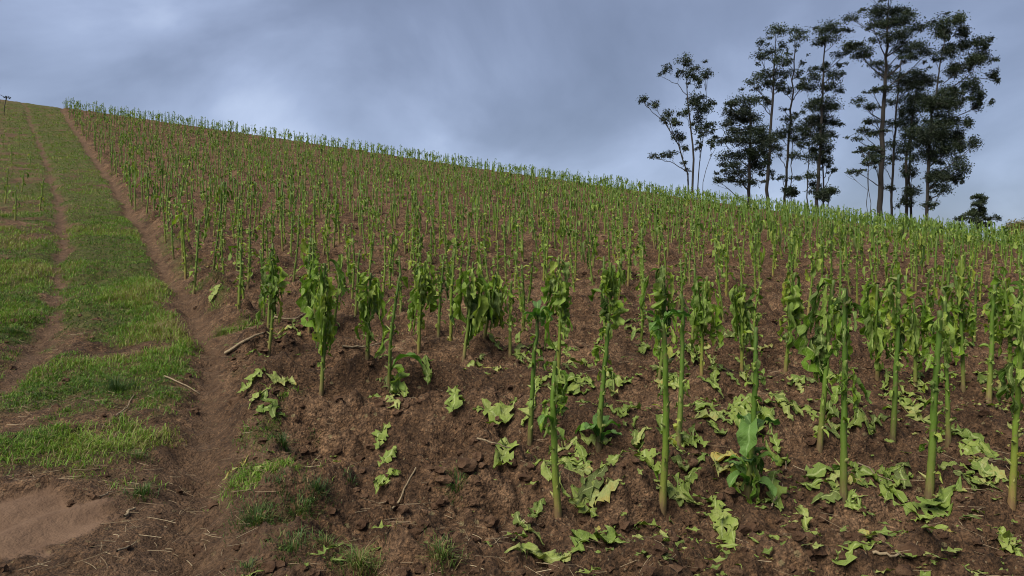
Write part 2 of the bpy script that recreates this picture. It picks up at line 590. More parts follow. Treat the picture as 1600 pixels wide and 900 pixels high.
def leaf_material(name, stops, blotch=.5, vein=(.30, .36, .13), back=.6, transl=.3):
    m, nt, out = new_mat(name)
    at = N(nt, 'ShaderNodeAttribute', attribute_name='lv')
    sp = N(nt, 'ShaderNodeSeparateXYZ')
    nt.links.new(at.outputs['Vector'], sp.inputs[0])
    oi = N(nt, 'ShaderNodeObjectInfo')
    tcn = N(nt, 'ShaderNodeTexCoord')
    nz = noise_tex(nt, 14, 4, .6, tcn.outputs['Object'])
    tint = math_node(nt, 'ADD', sp.outputs[2], math_node(nt, 'MULTIPLY_ADD', oi.outputs['Random'], .22, -.11))
    tint = math_node(nt, 'ADD', tint, math_node(nt, 'MULTIPLY', math_node(nt, 'SUBTRACT', nz, .5), blotch), clamp=True)
    r = ramp(nt, stops)
    nt.links.new(tint, r.inputs[0])
    av = math_node(nt, 'ABSOLUTE', math_node(nt, 'SUBTRACT', sp.outputs[1], .5))
    mid = math_node(nt, 'LESS_THAN', av, .045)
    ph = math_node(nt, 'FRACT', math_node(nt, 'MULTIPLY', math_node(nt, 'SUBTRACT', sp.outputs[0], math_node(nt, 'MULTIPLY', av, .42)), 9.0))
    veins = math_node(nt, 'MULTIPLY', math_node(nt, 'LESS_THAN', ph, .11), .35)
    col = mix_col(nt, math_node(nt, 'MAXIMUM', math_node(nt, 'MULTIPLY', mid, .8), veins), r.outputs[0], vein)
    bp = N(nt, 'ShaderNodeBump')
    bp.inputs['Distance'].default_value = .012
    bp.inputs['Strength'].default_value = .8
    nt.links.new(math_node(nt, 'ADD', noise_tex(nt, 38, 3, .6, tcn.outputs['Object']), math_node(nt, 'MULTIPLY', veins, -.8)), bp.inputs['Height'])
    leafy(nt, out, col, back, transl, bump=bp.outputs[0])
    return m


def stalk_material():
    m, nt, out = new_mat('stalk_green')
    at = N(nt, 'ShaderNodeAttribute', attribute_name='lv')
    sp = N(nt, 'ShaderNodeSeparateXYZ')
    nt.links.new(at.outputs['Vector'], sp.inputs[0])
    oi = N(nt, 'ShaderNodeObjectInfo')
    tcn = N(nt, 'ShaderNodeTexCoord')
    mp = N(nt, 'ShaderNodeMapping')
    mp.inputs['Scale'].default_value = (40, 40, 9)
    nt.links.new(tcn.outputs['Object'], mp.inputs[0])
    streak = noise_tex(nt, 1.0, 5, .6, mp.outputs[0])
    hv = math_node(nt, 'ADD', sp.outputs[0], math_node(nt, 'MULTIPLY_ADD', streak, .24, -.12))
    r = ramp(nt, [(.0, (.105, .072, .036)), (.045, (.130, .108, .036)), (.12, (.112, .138, .024)), (.4, (.082, .140, .016)), (.85, (.062, .120, .013)), (1.0, (.055, .085, .013))])
    nt.links.new(hv, r.inputs[0])
    var = ramp(nt, [(0, (.62, .72, .62)), (.5, (1, 1, 1)), (1, (1.35, 1.18, 1.0))])
    nt.links.new(math_node(nt, 'ADD', math_node(nt, 'MULTIPLY', oi.outputs['Random'], .55), math_node(nt, 'MULTIPLY_ADD', sp.outputs[2], .45, 0)), var.inputs[0])
    col = mix_col(nt, 1.0, r.outputs[0], var.outputs[0], 'MULTIPLY')
    col = mix_col(nt, math_node(nt, 'MULTIPLY', sp.outputs[1], .6), col, (.27, .27, .10))
    brown = noise_tex(nt, 26, 4, .6, tcn.outputs['Object'])
    col = mix_col(nt, math_node(nt, 'MULTIPLY', sstep_node(nt, .56, .68, brown), .6), col, (.11, .085, .04))
    bs = N(nt, 'ShaderNodeBsdfPrincipled')
    nt.links.new(col, bs.inputs['Base Color'])
    bs.inputs['Roughness'].default_value = .6
    bs.inputs['Specular IOR Level'].default_value = .25
    bp = N(nt, 'ShaderNodeBump')
    bp.inputs['Distance'].default_value = .006
    nt.links.new(streak, bp.inputs['Height'])
    nt.links.new(bp.outputs[0], bs.inputs['Normal'])
    nt.links.new(bs.outputs[0], out.inputs[0])
    return m


def sstep_node(nt, a, b, v):
    mr = N(nt, 'ShaderNodeMapRange')
    mr.interpolation_type = 'SMOOTHSTEP'
    mr.inputs[1].default_value = a
    mr.inputs[2].default_value = b
    nt.links.new(v, mr.inputs[0])
    return mr.outputs[0]


def tint_material(name, stops, transl=.25, rough=.6, back=None):
    """colour from the third component of the per-vertex vector"""
    m, nt, out = new_mat(name)
    at = N(nt, 'ShaderNodeAttribute', attribute_name='lv')
    sp = N(nt, 'ShaderNodeSeparateXYZ')
    nt.links.new(at.outputs['Vector'], sp.inputs[0])
    r = ramp(nt, stops)
    nt.links.new(sp.outputs[2], r.inputs[0])
    leafy(nt, out, r.outputs[0], back, transl, rough, .25)
    return m


def bark_material(name, a, b, scale=6):
    m, nt, out = new_mat(name)
    tcn = N(nt, 'ShaderNodeTexCoord')
    mp = N(nt, 'ShaderNodeMapping')
    mp.inputs['Scale'].default_value = (scale, scale, scale * .25)
    nt.links.new(tcn.outputs['Object'], mp.inputs[0])
    nz = noise_tex(nt, 1.0, 5, .6, mp.outputs[0])
    r = ramp(nt, [(.3, a), (.7, b)])
    nt.links.new(nz, r.inputs[0])
    bs = N(nt, 'ShaderNodeBsdfPrincipled')
    nt.links.new(r.outputs[0], bs.inputs['Base Color'])
    bs.inputs['Roughness'].default_value = .9
    bp = N(nt, 'ShaderNodeBump')
    bp.inputs['Distance'].default_value = .02
    nt.links.new(nz, bp.inputs['Height'])
    nt.links.new(bp.outputs[0], bs.inputs['Normal'])
    nt.links.new(bs.outputs[0], out.inputs[0])
    return m


MAT_GROUND = ground_material()
MAT_CLOD = clod_material()
MAT_STALK = stalk_material()
MAT_WILT = leaf_material('wilted_leaf', [(0, (.020, .047, .007)), (.3, (.054, .117, .010)), (.55, (.110, .200, .014)), (.8, (.190, .268, .026)), (1, (.28, .28, .04))])
MAT_FRESH = leaf_material('fresh_leaf', [(0, (.024, .080, .022)), (.5, (.055, .145, .022)), (1, (.12, .235, .028))], .35, (.16, .27, .09), .4)
MAT_FALLEN = leaf_material('fallen_leaf', [(0, (.045, .058, .010)), (.3, (.080, .132, .015)), (.6, (.142, .190, .028)), (.82, (.23, .25, .080)), (1, (.27, .195, .042))], .9, (.25, .30, .11), .35, .2)
MAT_GRASS = tint_material('track_grass', [(0, (.030, .058, .009)), (.35, (.066, .135, .013)), (.7, (.122, .220, .021)), (.9, (.20, .23, .045)), (1, (.19, .15, .07))])
MAT_WEED = tint_material('margin_weed', [(0, (.024, .050, .014)), (.5, (.050, .095, .020)), (.85, (.10, .15, .028)), (1, (.22, .17, .08))])
MAT_STRAW = tint_material('dry_straw', [(0, (.11, .075, .045)), (.5, (.22, .165, .10)), (1, (.38, .31, .20))], .05, .8)
MAT_CROWN = tint_material('tree_foliage', [(0, (.008, .014, .007)), (.5, (.016, .027, .011)), (1, (.034, .050, .018))], .12, .6)
MAT_BUSH = tint_material('dry_bush', [(0, (.05, .065, .016)), (.5, (.11, .10, .030)), (1, (.20, .14, .05))], .2)
MAT_BARK = bark_material('gum_bark', (.009, .0075, .006), (.021, .017, .0135), 5)
MAT_STICK = bark_material('dry_stick', (.10, .072, .042), (.24, .185, .11), 30)

# ------------------------------------------------------------------ ground
rng = np.random.default_rng(7)


def build_ground():
    uc = np.linspace(-.84, .84, 600)
    out = .86 + np.geomspace(.004, 60, 46)
    us = np.concatenate([-out[::-1], uc, out])
    yn = np.geomspace(2.1, 64, 640)
    yb = np.concatenate([-np.geomspace(400, 2.2, 26), np.linspace(-2, 1.95, 30)])
    yf = np.geomspace(66, 1400, 40)
    ysn = np.concatenate([yb, yn, yf])
    U, Y = np.meshgrid(us, ysn, indexing='ij')
    X = U * np.sqrt(Y * Y + 9.0)
    x, y = X.ravel(), Y.ravel()
    z = base_h(x, y)
    sel = (np.abs(U.ravel()) < 1.4) & (y > .5) & (y < 66)
    z[sel] += detail_h(x[sel], y[sel])
    g, r, m = masks(x, y)
    attr = np.stack([g, r, m], 1)
    attr[~sel] = (.4, 0, 0)
    me = make_mesh('ground', np.stack([x, y, z], 1), grid_quads(len(us) - 1, len(ysn) - 1)[:, ::-1], np.zeros((0, 3), int), attr, [MAT_GROUND])
    o = link('ground', me)
    tag(o, 'brown tilled hillside soil with a worn farm track', None, None, 'structure')
    return o


build_ground()


# ------------------------------------------------------------------ tobacco plants
def stalk_arrays(rng, h, lean, r=.0145, segs=12, sides=8, stubs=True, torn=.5, tip=None, stub=1.0, rags=.6):
    """the stripped stem: tapering, a little crooked, with leaf-stalk stubs left at the nodes"""
    t = np.linspace(0, 1, segs + 1)
    bend = rng.normal(0, .011, 2)
    cum = np.cumsum(rng.normal(0, .015 / math.sqrt(segs), (segs + 1, 2)), 0)
    path = np.stack([lean[0] * t + bend[0] * np.sin(t * 3.1) + cum[:, 0] * t, lean[1] * t + bend[1] * np.sin(t * 3.1) + cum[:, 1] * t, h * t], 1)
    pts = np.vstack([[-lean[0] * .08, -lean[1] * .08, -.08], path])
    tt = np.concatenate([[0], t])
    if tip is not None:
        pts = np.vstack([pts, pts[-1] + np.array(tip)]); tt = np.append(tt, 1.0)
    rad = r * (1.12 - .42 * tt + .22 * np.exp(-tt * 22)) * (1 + .16 * rng.random(len(tt)))
    A = Acc()
    v, q, tr, s = tube(pts, rad, sides, True, .07 if sides >= 7 else 0)
    tint = rng.random()
    sv = np.clip((v[:, 2]) / h, 0, 1)
    A.add(v, q, tr, np.stack([sv, 0 * sv, 0 * sv + tint], 1))

    def at(k):
        return np.array([np.interp(k, t, path[:, i]) for i in range(3)])
    if stubs:
        n = int(h / .036)
        a0 = rng.random() * 6.28
        for i in range(2, n):
            k = (i + rng.uniform(-.3, .3)) / n
            if rng.random() < .15:
                continue
            az = a0 + i * 2.399
            p = at(min(k, 1)); rr = r * (1.12 - .42 * k) * .8
            d = np.array([math.cos(az), math.sin(az), 0])
            ln = rng.uniform(.010, .045) * stub
            up = rng.uniform(.3, 1.4)
            e = d + np.array([0, 0, up]); e /= np.linalg.norm(e)
            base = p + d * rr
            sidev = np.array([-d[1], d[0], 0])
            b = rng.uniform(.004, .010) * (.6 + .4 * stub)
            vv = np.array([base + sidev * b, base - sidev * b, base + np.array([0, 0, b * 1.6]) - d * .002, base - np.array([0, 0, b * 1.2]),
                           base + e * ln + sidev * b * .45, base + e * ln - sidev * b * .45])
            if rags and rng.random() < rags * (.35 + .65 * k):
                lv_, lq_, la_ = leaf(rng, rng.uniform(.03, .10), rng.uniform(.015, .045), rng.uniform(-.2, 1.3), rng.uniform(-1.7, -.4), rng.uniform(.4, .9), 4, 2, rng.uniform(.2, 1), 1.0, .7, rng.uniform(-1, 1), rng.uniform(-1, 1), rng.uniform(.3, .95))
                A.add(rotz(lv_, az) + base, lq_, None, la_, 1)
            A.add(vv, [[0, 2, 4, 4], [0, 4, 5, 3]][1:], [[0, 2, 4], [2, 1, 5], [2, 5, 4], [3, 5, 1]],
                  np.stack([np.full(6, k), np.full(6, rng.uniform(.3, 1)), np.full(6, tint)], 1))
    return A, at


def plume_leaf(rng, big=1.0, nu=17, nv=6, tint=None):
    L = rng.uniform(.26, .50) * big; W = (rng.uniform(.12, .17) if rng.random() < .22 else rng.uniform(.055, .11)) * big
    return leaf(rng, L, W, rng.uniform(.2, 1.0), rng.uniform(-1.75, -1.42), rng.uniform(.14, .34), nu, nv, rng.uniform(.5, 1.35), rng.uniform(.55, 1.1),
                rng.uniform(.25, .65), rng.uniform(-1.6, 1.6), rng.uniform(-.7, .7), (rng.uniform(.05, .35) if rng.random() < .25 else rng.uniform(.4, .85)) if tint is None else tint, .08)


def shred_leaf(rng, nu=7, nv=3, big=1.0, tint=None):
    L = rng.uniform(.06, .17) * big; W = rng.uniform(.03, .075) * big
    return leaf(rng, L, W, rng.uniform(.1, 1.2), rng.uniform(-1.75, -.9), rng.uniform(.2, .6), nu, nv, rng.uniform(.4, 1.1), rng.uniform(.6, 1.1),
                rng.uniform(.3, .7), rng.uniform(-1.2, 1.2), rng.uniform(-.8, .8), rng.uniform(.25, .85) if tint is None else tint, .12)


def fresh_leaf(rng, big=1.0, nu=12, nv=6, droop=None, tint=None):
    L = rng.uniform(.16, .27) * big; W = L * rng.uniform(.36, .50)
    return leaf(rng, L, W, rng.uniform(.8, 1.3), rng.uniform(-1.2, .4) if droop is None else droop, rng.uniform(.6, 1.1), nu, nv, rng.uniform(.15, .6), rng.uniform(.3, .6),
                rng.uniform(.05, .35), rng.uniform(-.3, .3), rng.uniform(-.3, .3), rng.uniform(.1, .9) if tint is None else tint, .01)


def leaf_mesh_from(args, mat, name='leaf'):
    v, q, a = args
    return make_mesh(name, v, q, np.zeros((0, 3), int), a, [mat])


LIB = {
    'plume': [leaf_mesh_from(plume_leaf(rng), MAT_WILT) for _ in range(34)],
    'shred': [leaf_mesh_from(shred_leaf(rng), MAT_WILT) for _ in range(30)],
    'fresh': [leaf_mesh_from(fresh_leaf(rng), MAT_FRESH) for _ in range(12)],
    'plume_far': [leaf_mesh_from(plume_leaf(rng, 1.0, 8, 3), MAT_WILT) for _ in range(22)],
    'shred_far': [leaf_mesh_from(shred_leaf(rng, 5, 2, 1.15), MAT_WILT) for _ in range(22)],
}
STALK_LIB = []
for k in range(14):
    h = 1.0
    A, at = stalk_arrays(rng, h, rng.normal(0, .06, 2), .0135, 8, 6, True, stub=1.5, rags=.9)
    STALK_LIB.append((A.mesh('stalk', [MAT_STALK, MAT_WILT]), at))

ORD = ('first second third fourth fifth sixth seventh eighth ninth tenth eleventh twelfth thirteenth fourteenth fifteenth sixteenth seventeenth '
       'eighteenth nineteenth twentieth').split()
TENS = {2: 'twenty', 3: 'thirty', 4: 'forty'}


def ordinal(n):
    if n <= 20:
        return ORD[n - 1]
    t, u = divmod(n, 10)
    if u == 0:
        return {3: 'thirtieth', 4: 'fortieth', 5: 'fiftieth'}[t]
    return TENS[t] + '-' + ORD[u - 1]


PLANTS = []        # (x, y, phrase) of every individual plant, for naming the litter beside it


def add_leaf(root, kind, at, k, az, scale=1.0, tilt=0.0, out=.011):
    lib = LIB[kind]
    p = at(k)
    d = np.array([math.cos(az), math.sin(az), 0]) * out
    me = lib[int(rng.integers(len(lib)))]
    return link('leaf', me, root, tuple(p + d), (0, tilt, az), float(scale))


def root_empty(name, loc):
    o = bpy.data.objects.new(name, None)
    o.location = loc
    o.empty_display_size = .1
    COL.objects.link(o)
    return o


# front rows: base pixel, top pixel, kind, label, phrase
FRONT = [
    (872, 802, 872, 566, 'torn', 'sturdy bare green stalk with ragged middle, first of the front row from the track', 'first front-row stalk'),
    (1035, 794, 1029, 505, 'sucker_top', 'tall green stalk topped by dark fresh leaves, second in the front row', 'second front-row stalk'),
    (1168, 774, 1184, 512, 'sucker_base', 'cut green stalk with a bush of large fresh leaves at its foot', 'leafy-footed stalk'),
    (1318, 780, 1328, 452, 'ragged', 'slim yellow-green stalk with torn tufts near its top, fourth in the front row', 'fourth front-row stalk'),
    (1452, 777, 1464, 487, 'bare', 'thick smooth dark green stalk cut flat, fifth in the front row', 'thick cut stalk'),
    (1581, 788, 1606, 470, 'ragged', 'green stalk at the right edge, sixth and last of the front row', 'stalk at the right edge'),
    (828, 692, 838, 492, 'sucker_top', 'short green stalk crowned with small fresh leaves, first in the second row', 'first second-row stalk'),
    (936, 698, 950, 508, 'sucker_foot', 'torn-topped stalk with broad fresh shoots at its foot, second in the second row', 'second second-row stalk'),
    (1060, 697, 1072, 472, 'tipped', 'bare dark stalk with a bent broken tip, third in the second row', 'bent-tip stalk'),
    (1281, 698, 1306, 438, 'halfplume', 'leaning brown-footed stalk with wilted leaves hanging from its upper side', 'leaning brown-footed stalk'),
    (1395, 687, 1405, 430, 'ragged', 'straight stalk with yellow torn collars, fifth in the second row', 'yellow-collared stalk'),
    (1482, 692, 1477, 475, 'shred', 'thin pale yellow-green stalk with stringy rags, sixth in the second row', 'pale thin stalk'),
    (1545, 628, 1556, 447, 'bare', 'plain bare stalk between two wilted plants near the right edge', 'plain bare stalk'),
    (1577, 606, 1573, 440, 'plume', 'dark wilted plant hanging limp at the right edge behind the bare stalk', 'dark limp plant'),
    (502, 614, 505, 412, 'plume', 'wilted bushy plant on a clean stalk, first of the third row from the track', 'first third-row plant'),
    (608, 607, 628, 432, 'basal', 'leaning bare stalk with one broad leaf drooping from its foot', 'leaning stalk with foot leaf'),
    (1159, 580, 1163, 442, 'plume', 'dark drooping wilted plant just behind the leafy-footed cut stalk', 'drooping plant behind'),
    (1227, 584, 1238, 428, 'plume', 'wilted plant with a broad torn leaf hanging low on one side', 'broad-leaved wilted plant'),
    (1096, 588, 1103, 432, 'plume', 'wilted plant with twisted leaves just right of the bent-tip stalk', 'twisted wilted plant'),
    (1371, 592, 1374, 446, 'plume', 'compact wilted plant shaped like a closed umbrella', 'umbrella-shaped plant'),
    (1505, 607, 1502, 432, 'plume', 'tall dark wilted plant with one large yellowing leaf hanging in front', 'yellow-leaved wilted plant'),
    (1430, 602, 1433, 468, 'plume', 'thin stringy wilted plant between two bare stalks on the right', 'stringy wilted plant'),
    (420, 554, 424, 398, 'plume', 'wilted plant nearest the farm track with a pale fallen stalk beside it', 'plant nearest the track'),
    (483, 520, 485, 420, 'plume', 'small wilted plant half hidden behind the first third-row plant', 'half hidden small plant'),
    (574, 560, 584, 428, 'plume', 'wilted plant with a long leaf stretched out sideways at its top', 'plant with outstretched leaf'),
    (654, 552, 663, 408, 'plume', 'narrow wilted plant with leaves clinging close to the stalk', 'narrow clinging plant'),
    (725, 560, 738, 410, 'bigplume', 'broad wilted plant like an umbrella with yellow-green outer leaves', 'broad umbrella plant'),
    (797, 557, 801, 440, 'shred', 'dark thin stalk with shrivelled scraps beside the broad umbrella plant', 'dark shrivelled stalk'),
    (872, 592, 878, 402, 'plume', 'tall wilted plant with dark curled leaves rising behind the first front stalk', 'tall curled plant'),
    (944, 565, 957, 412, 'plume', 'wilted plant with one pale folded leaf showing its midrib', 'pale folded plant'),
    (1030, 594, 1036, 418, 'plume', 'wilted plant with pale pointed leaf, straight behind the fresh-topped stalk', 'pale pointed plant'),
    (685, 526, 696, 416, 'shred', 'thin stalk with few rags between the narrow and the broad wilted plants', 'few-ragged stalk'),
    (757, 528, 776, 430, 'plume', 'wilted plant with pale yellow leaf just behind the broad umbrella plant', 'pale plant behind'),
    (521, 520, 530, 398, 'shred', 'thin upright stalk with small rags behind the outstretched-leaf plant', 'thin upright stalk'),
]


def build_front(spec):
    bx, by, tx, ty, kind, label, phrase = spec
    p = soil_px(bx, by)
    z = h1(p[0], p[1])
    hgt = (by - ty) / F * p[1] * 1.0
    lean = np.array([(tx - bx) / F * p[1], rng.normal(0, .02)])
    root = root_empty('tobacco_plant', (p[0], p[1], z))
    big = kind in ('bare', 'tipped', 'torn', 'ragged', 'sucker_base', 'sucker_top', 'sucker_foot', 'halfplume')
    r = rng.uniform(.0128, .0150) if big else rng.uniform(.0112, .0130)
    if kind == 'bare':
        r = .0165
    tip = (-.012, 0, .035) if kind == 'tipped' else None
    A, at = stalk_arrays(rng, hgt, lean, r, 30, 9, True, tip=tip, stub=1.25, rags=.95)
    link('stalk', A.mesh('stalk', [MAT_STALK, MAT_WILT]), root)
    tag(root, label, 'tobacco plant', 'front rows of stripped tobacco plants')
    az = rng.random() * 6.28

    def ring(kind2, n, k0, k1, s0, s1, azs=None):
        nonlocal az
        for i in range(n):
            az += 2.399 + rng.normal(0, .3)
            a = az if azs is None else rng.uniform(*azs)
            add_leaf(root, kind2, at, rng.uniform(k0, k1), a, rng.uniform(s0, s1))
    if kind == 'plume':
        ring('plume', int(rng.integers(14, 20)), .52, 1.0, .62, 1.02)
        ring('shred', 7, .3, .98, .6, 1.2)
    elif kind == 'bigplume':
        ring('plume', 15, .62, 1.0, 1.0, 1.3)
        ring('shred', 3, .6, 1, .9, 1.3)
    elif kind == 'halfplume':
        ring('plume', 9, .58, .98, .75, 1.0, (2.2, 4.2))
        ring('plume', 3, .8, 1.0, .6, .9)
        ring('shred', 6, .55, 1, .8, 1.2)
    elif kind == 'shred':
        ring('shred', 8, .35, 1.0, .7, 1.2)
        ring('plume', 5, .7, 1.0, .5, .8)
    elif kind == 'ragged':
        ring('shred', 12, .45, .97, .7, 1.2)
        ring('plume', 8, .58, .98, .4, .8)
    elif kind == 'torn':
        ring('shred', 10, .45, 1.0, .6, 1.1)
        ring('plume', 4, .55, .95, .35, .6)
        ring('fresh', 3, .52, .8, .45, .6)
    elif kind == 'sucker_top':
        ring('fresh', 6, .93, 1.0, .45, .78)
        ring('shred', 6, .5, .98, .5, .9)
    elif kind == 'sucker_base':
        ring('fresh', 11, .02, .36, .55, 1.05)
        ring('plume', 6, .05, .42, .5, .8)
        ring('shred', 8, .4, .98, .5, .9)
    elif kind == 'sucker_foot':
        ring('fresh', 6, .01, .10, .75, 1.0)
        ring('shred', 8, .55, 1.0, .6, 1.0)
    elif kind == 'tipped':
        ring('shred', 4, .15, .5, .5, .9)
    elif kind == 'bare':
        ring('shred', 9, .3, .98, .4, .9)
        ring('plume', 2, .85, .99, .3, .5)
    elif kind == 'basal':
        add_leaf(root, 'fresh', at, .12, .25, 1.25)
        add_leaf(root, 'plume', at, .16, -.4, .9)
        ring('shred', 7, .4, 1.0, .4, .8)
    PLANTS.append((p[0], p[1], phrase))


for sp_ in FRONT:
    build_front(sp_)

# the rows that go on up the slope, as far as the crest
SIL_U = np.linspace(-1.0, 1.0, 81)
_yy = np.linspace(30, 75, 900)
SIL_Y = np.array([_yy[np.argmax((base_h(uu * _yy, _yy) - EYE) / _yy)] for uu in SIL_U])
ROW = .98
cands = []
for k in range(0, 56):
    y0 = 7.45 + ROW * k
    xl = float(gully_x(np.array([y0]))[0]) + .24
    n = int((.86 * math.sqrt(y0 * y0 + 9) - xl) / .455)
    idx = 0
    rx = rng.uniform(0, .2)
    for i in range(n):
        x = xl + rx + i * .455 + rng.normal(0, .08)
        y = y0 + .22 * (float(vnoise(np.array([x * .55]), np.array([y0 * .3]), 11)[0]) - .5) + rng.normal(0, .09)
        if rng.random() < .07:
            continue
        u = x / math.sqrt(y * y + 9)
        if y > np.interp(x / y, SIL_U, SIL_Y) + .4 + 2.5 * max(0, u):
            continue
        idx += 1
        cands.append((x, y, k, idx))
cands = np.array(cands)
side_rows = []
for y0 in (3.8, 4.7, 5.75, 6.6):
    for i in range(9):
        side_rows.append((y0 * .74 + .1 + i * .46 + rng.normal(0, .05), y0 + rng.normal(0, .08), 0, 0))
inview = np.abs(cands[:, 0] / cands[:, 1]) < .70
order = np.argsort(cands[:, 1] + np.where(inview, 0, 1000))
N_IND = 262
ind, rest = cands[order[:N_IND]], np.vstack([cands[order[N_IND:]], np.array(side_rows)])


def plant_kind(rng, y):
    p = rng.random()
    if y > 30:
        return 'plume' if p < .18 else ('shred' if p < .86 else 'bare')
    return 'plume' if p < .09 else ('shred' if p < .88 else 'bare')


zs = H(ind[:, 0], ind[:, 1])
DESC = {'plume': 'drooping wilted plant', 'shred': 'green stalk with leaf rags', 'bare': 'bare stripped green stalk'}
for (x, y, k, idx), z in zip(ind, zs):
    kind = plant_kind(rng, y)
    root = root_empty('tobacco_plant', (x, y, z))
    sc = rng.uniform(.64, .95)
    me, at = STALK_LIB[int(rng.integers(len(STALK_LIB)))]
    rz = rng.random() * 6.28
    root.rotation_euler = (0, 0, rz)
    root.scale = (1, 1, 1)
    so = link('stalk', me, root, (0, 0, 0), (0, 0, 0), (1.0, 1.0, sc))
    az = rng.random() * 6.28
    at2 = lambda t, at=at, sc=sc: at(t) * np.array([1, 1, sc])
    if kind == 'plume':
        for i in range(int(rng.integers(5, 8))):
            az += 2.4; add_leaf(root, 'plume_far', at2, rng.uniform(.68, 1), az, rng.uniform(.6, .95))
    elif kind == 'shred':
        for i in range(int(rng.integers(3, 6))):
            az += 2.4; add_leaf(root, 'shred_far', at2, rng.uniform(.12, 1) ** .7, az, rng.uniform(.6, 1.25))
    else:
        for i in range(3):
            az += 2.4; add_leaf(root, 'shred_far', at2, rng.uniform(.5, 1), az, rng.uniform(.5, .8))
    tag(root, '%s, %s from the track in the %s row up the slope' % (DESC[kind], ordinal(int(idx)), ordinal(int(k) + 5)), 'tobacco plant', 'stripped tobacco plants in rows up the slope')
    PLANTS.append((x, y, None))


# the far rows, one mass
def far_plants(rest):
    protos = []
    for i in range(22):
        h = 1.0
        kind = ('plume', 'shred', 'shred', 'bare', 'shred', 'plume')[i % 6]
        A, at = stalk_arrays(rng, h, rng.normal(0, .04, 2), .0145, 4, 5, False)
        az = rng.random() * 6.28
        for j in range({'plume': 6, 'shred': 5, 'bare': 3}[kind]):
            az += 2.4
            if kind == 'plume':
                v, q, a = plume_leaf(rng, .9, 5, 2)
                p = at(rng.uniform(.65, 1))
            else:
                v, q, a = shred_leaf(rng, 4, 2, 1.25)
                p = at(rng.uniform(.10, 1) ** .7)
            A.add(rotz(v, az) + p, q, None, a, 1)
        protos.append((A.arrays(), kind))
    big = Acc()
    z = H(rest[:, 0], rest[:, 1])
    byk = {'plume': [p for p, k in protos if k == 'plume'], 'shred': [p for p, k in protos if k == 'shred'], 'bare': [p for p, k in protos if k == 'bare']}
    for (x, y, k, idx), zz_ in zip(rest, z):
        pl = byk[plant_kind(rng, y)]
        v, a, q, t, qm, tm = pl[int(rng.integers(len(pl)))]
        v2 = rotz(v, rng.random() * 6.28) * np.array([1.1, 1.1, rng.uniform(.58, .95)]) + np.array([x, y, zz_])
        a2 = a.copy(); a2[:, 2] = np.clip(a2[:, 2] + rng.uniform(-.15, .15), 0, 1)
        big.v.append(v2); big.a.append(a2)
        big.q.append(q + big.n); big.qm.append(qm); big.t.append(t + big.n); big.tm.append(tm)
        big.n += len(v2)
    o = link('distant_tobacco_rows', big.mesh('distant_tobacco_rows', [MAT_STALK, MAT_WILT]))
    tag(o, 'dense far rows of stripped tobacco stalks up to the crest', 'tobacco rows', None, 'stuff')


far_plants(rest)

# stalks on the plot across the track
ws = [(18, 262), (34, 300), (8, 318), (48, 262), (62, 330), (24, 345), (5, 232), (30, 228), (52, 226), (14, 205)]
PLOT = ['nearest the track in the plot across it', 'tallest, on the plot across the track', 'at the picture edge across the track', 'second nearest the track across it', 'lowest on the plot across the track',
        'beside the lowest stalk across the track', 'high on the plot across the track', 'highest but one across the track', 'between the high stalks across the track', 'highest on the plot across the track']
for i, (px, py) in enumerate(ws):
    p = soil_px(px, py)
    root = root_empty('tobacco_plant', (p[0], p[1], h1(*p)))
    me, at = STALK_LIB[int(rng.integers(len(STALK_LIB)))]
    sc = rng.uniform(.6, 1.0)
    link('stalk', me, root, (0, 0, 0), (0, 0, 0), (1, 1, sc))
    at2 = lambda t, at=at, sc=sc: at(t) * np.array([1, 1, sc])
    az = rng.random() * 6
    for j in range(6):
        az += 2.4; add_leaf(root, 'shred_far', at2, rng.uniform(.2, 1), az, rng.uniform(.8, 1.4))
    tag(root, 'weedy green stalk ' + PLOT[i], 'tobacco plant', 'stalks on the plot across the track')


# ------------------------------------------------------------------ fallen leaves
def fallen_leaf(x, y, L, W, ang, tint, label, group, tear=.45, crum=.6, holes=.18, lift=.012, nu=16, nv=6):
    v, q, a = leaf(rng, L, W, 0, rng.uniform(-.2, .2), .5, nu, nv, rng.uniform(.2, .9), crum, tear, rng.uniform(-.8, .8), rng.uniform(-1.1, 1.1), tint, holes, .55)
    v = rotz(v, ang)
    v[:, :2] -= v[:, :2].mean(0)
    gx, gy = v[:, 0] + x, v[:, 1] + y
    z0 = h1(x, y)
    # lies over the lumps of soil: follow the ground softly and never sink into it
    hz = H(gx, gy)
    soft = base_h(gx, gy) + np.percentile(hz - base_h(gx, gy), 75)
    rel = (v[:, 2] - v[:, 2].mean()) * .5
    zz_ = np.maximum(soft * .45 + hz * .55 + rel, hz + .004) + lift
    v[:, 2] = zz_ - z0
    me = make_mesh('fallen_leaf', v, q, np.zeros((0, 3), int), a, [MAT_FALLEN])
    o = link('fallen_leaf', me, None, (x, y, z0))
    tag(o, label, 'leaf', group)
    return o


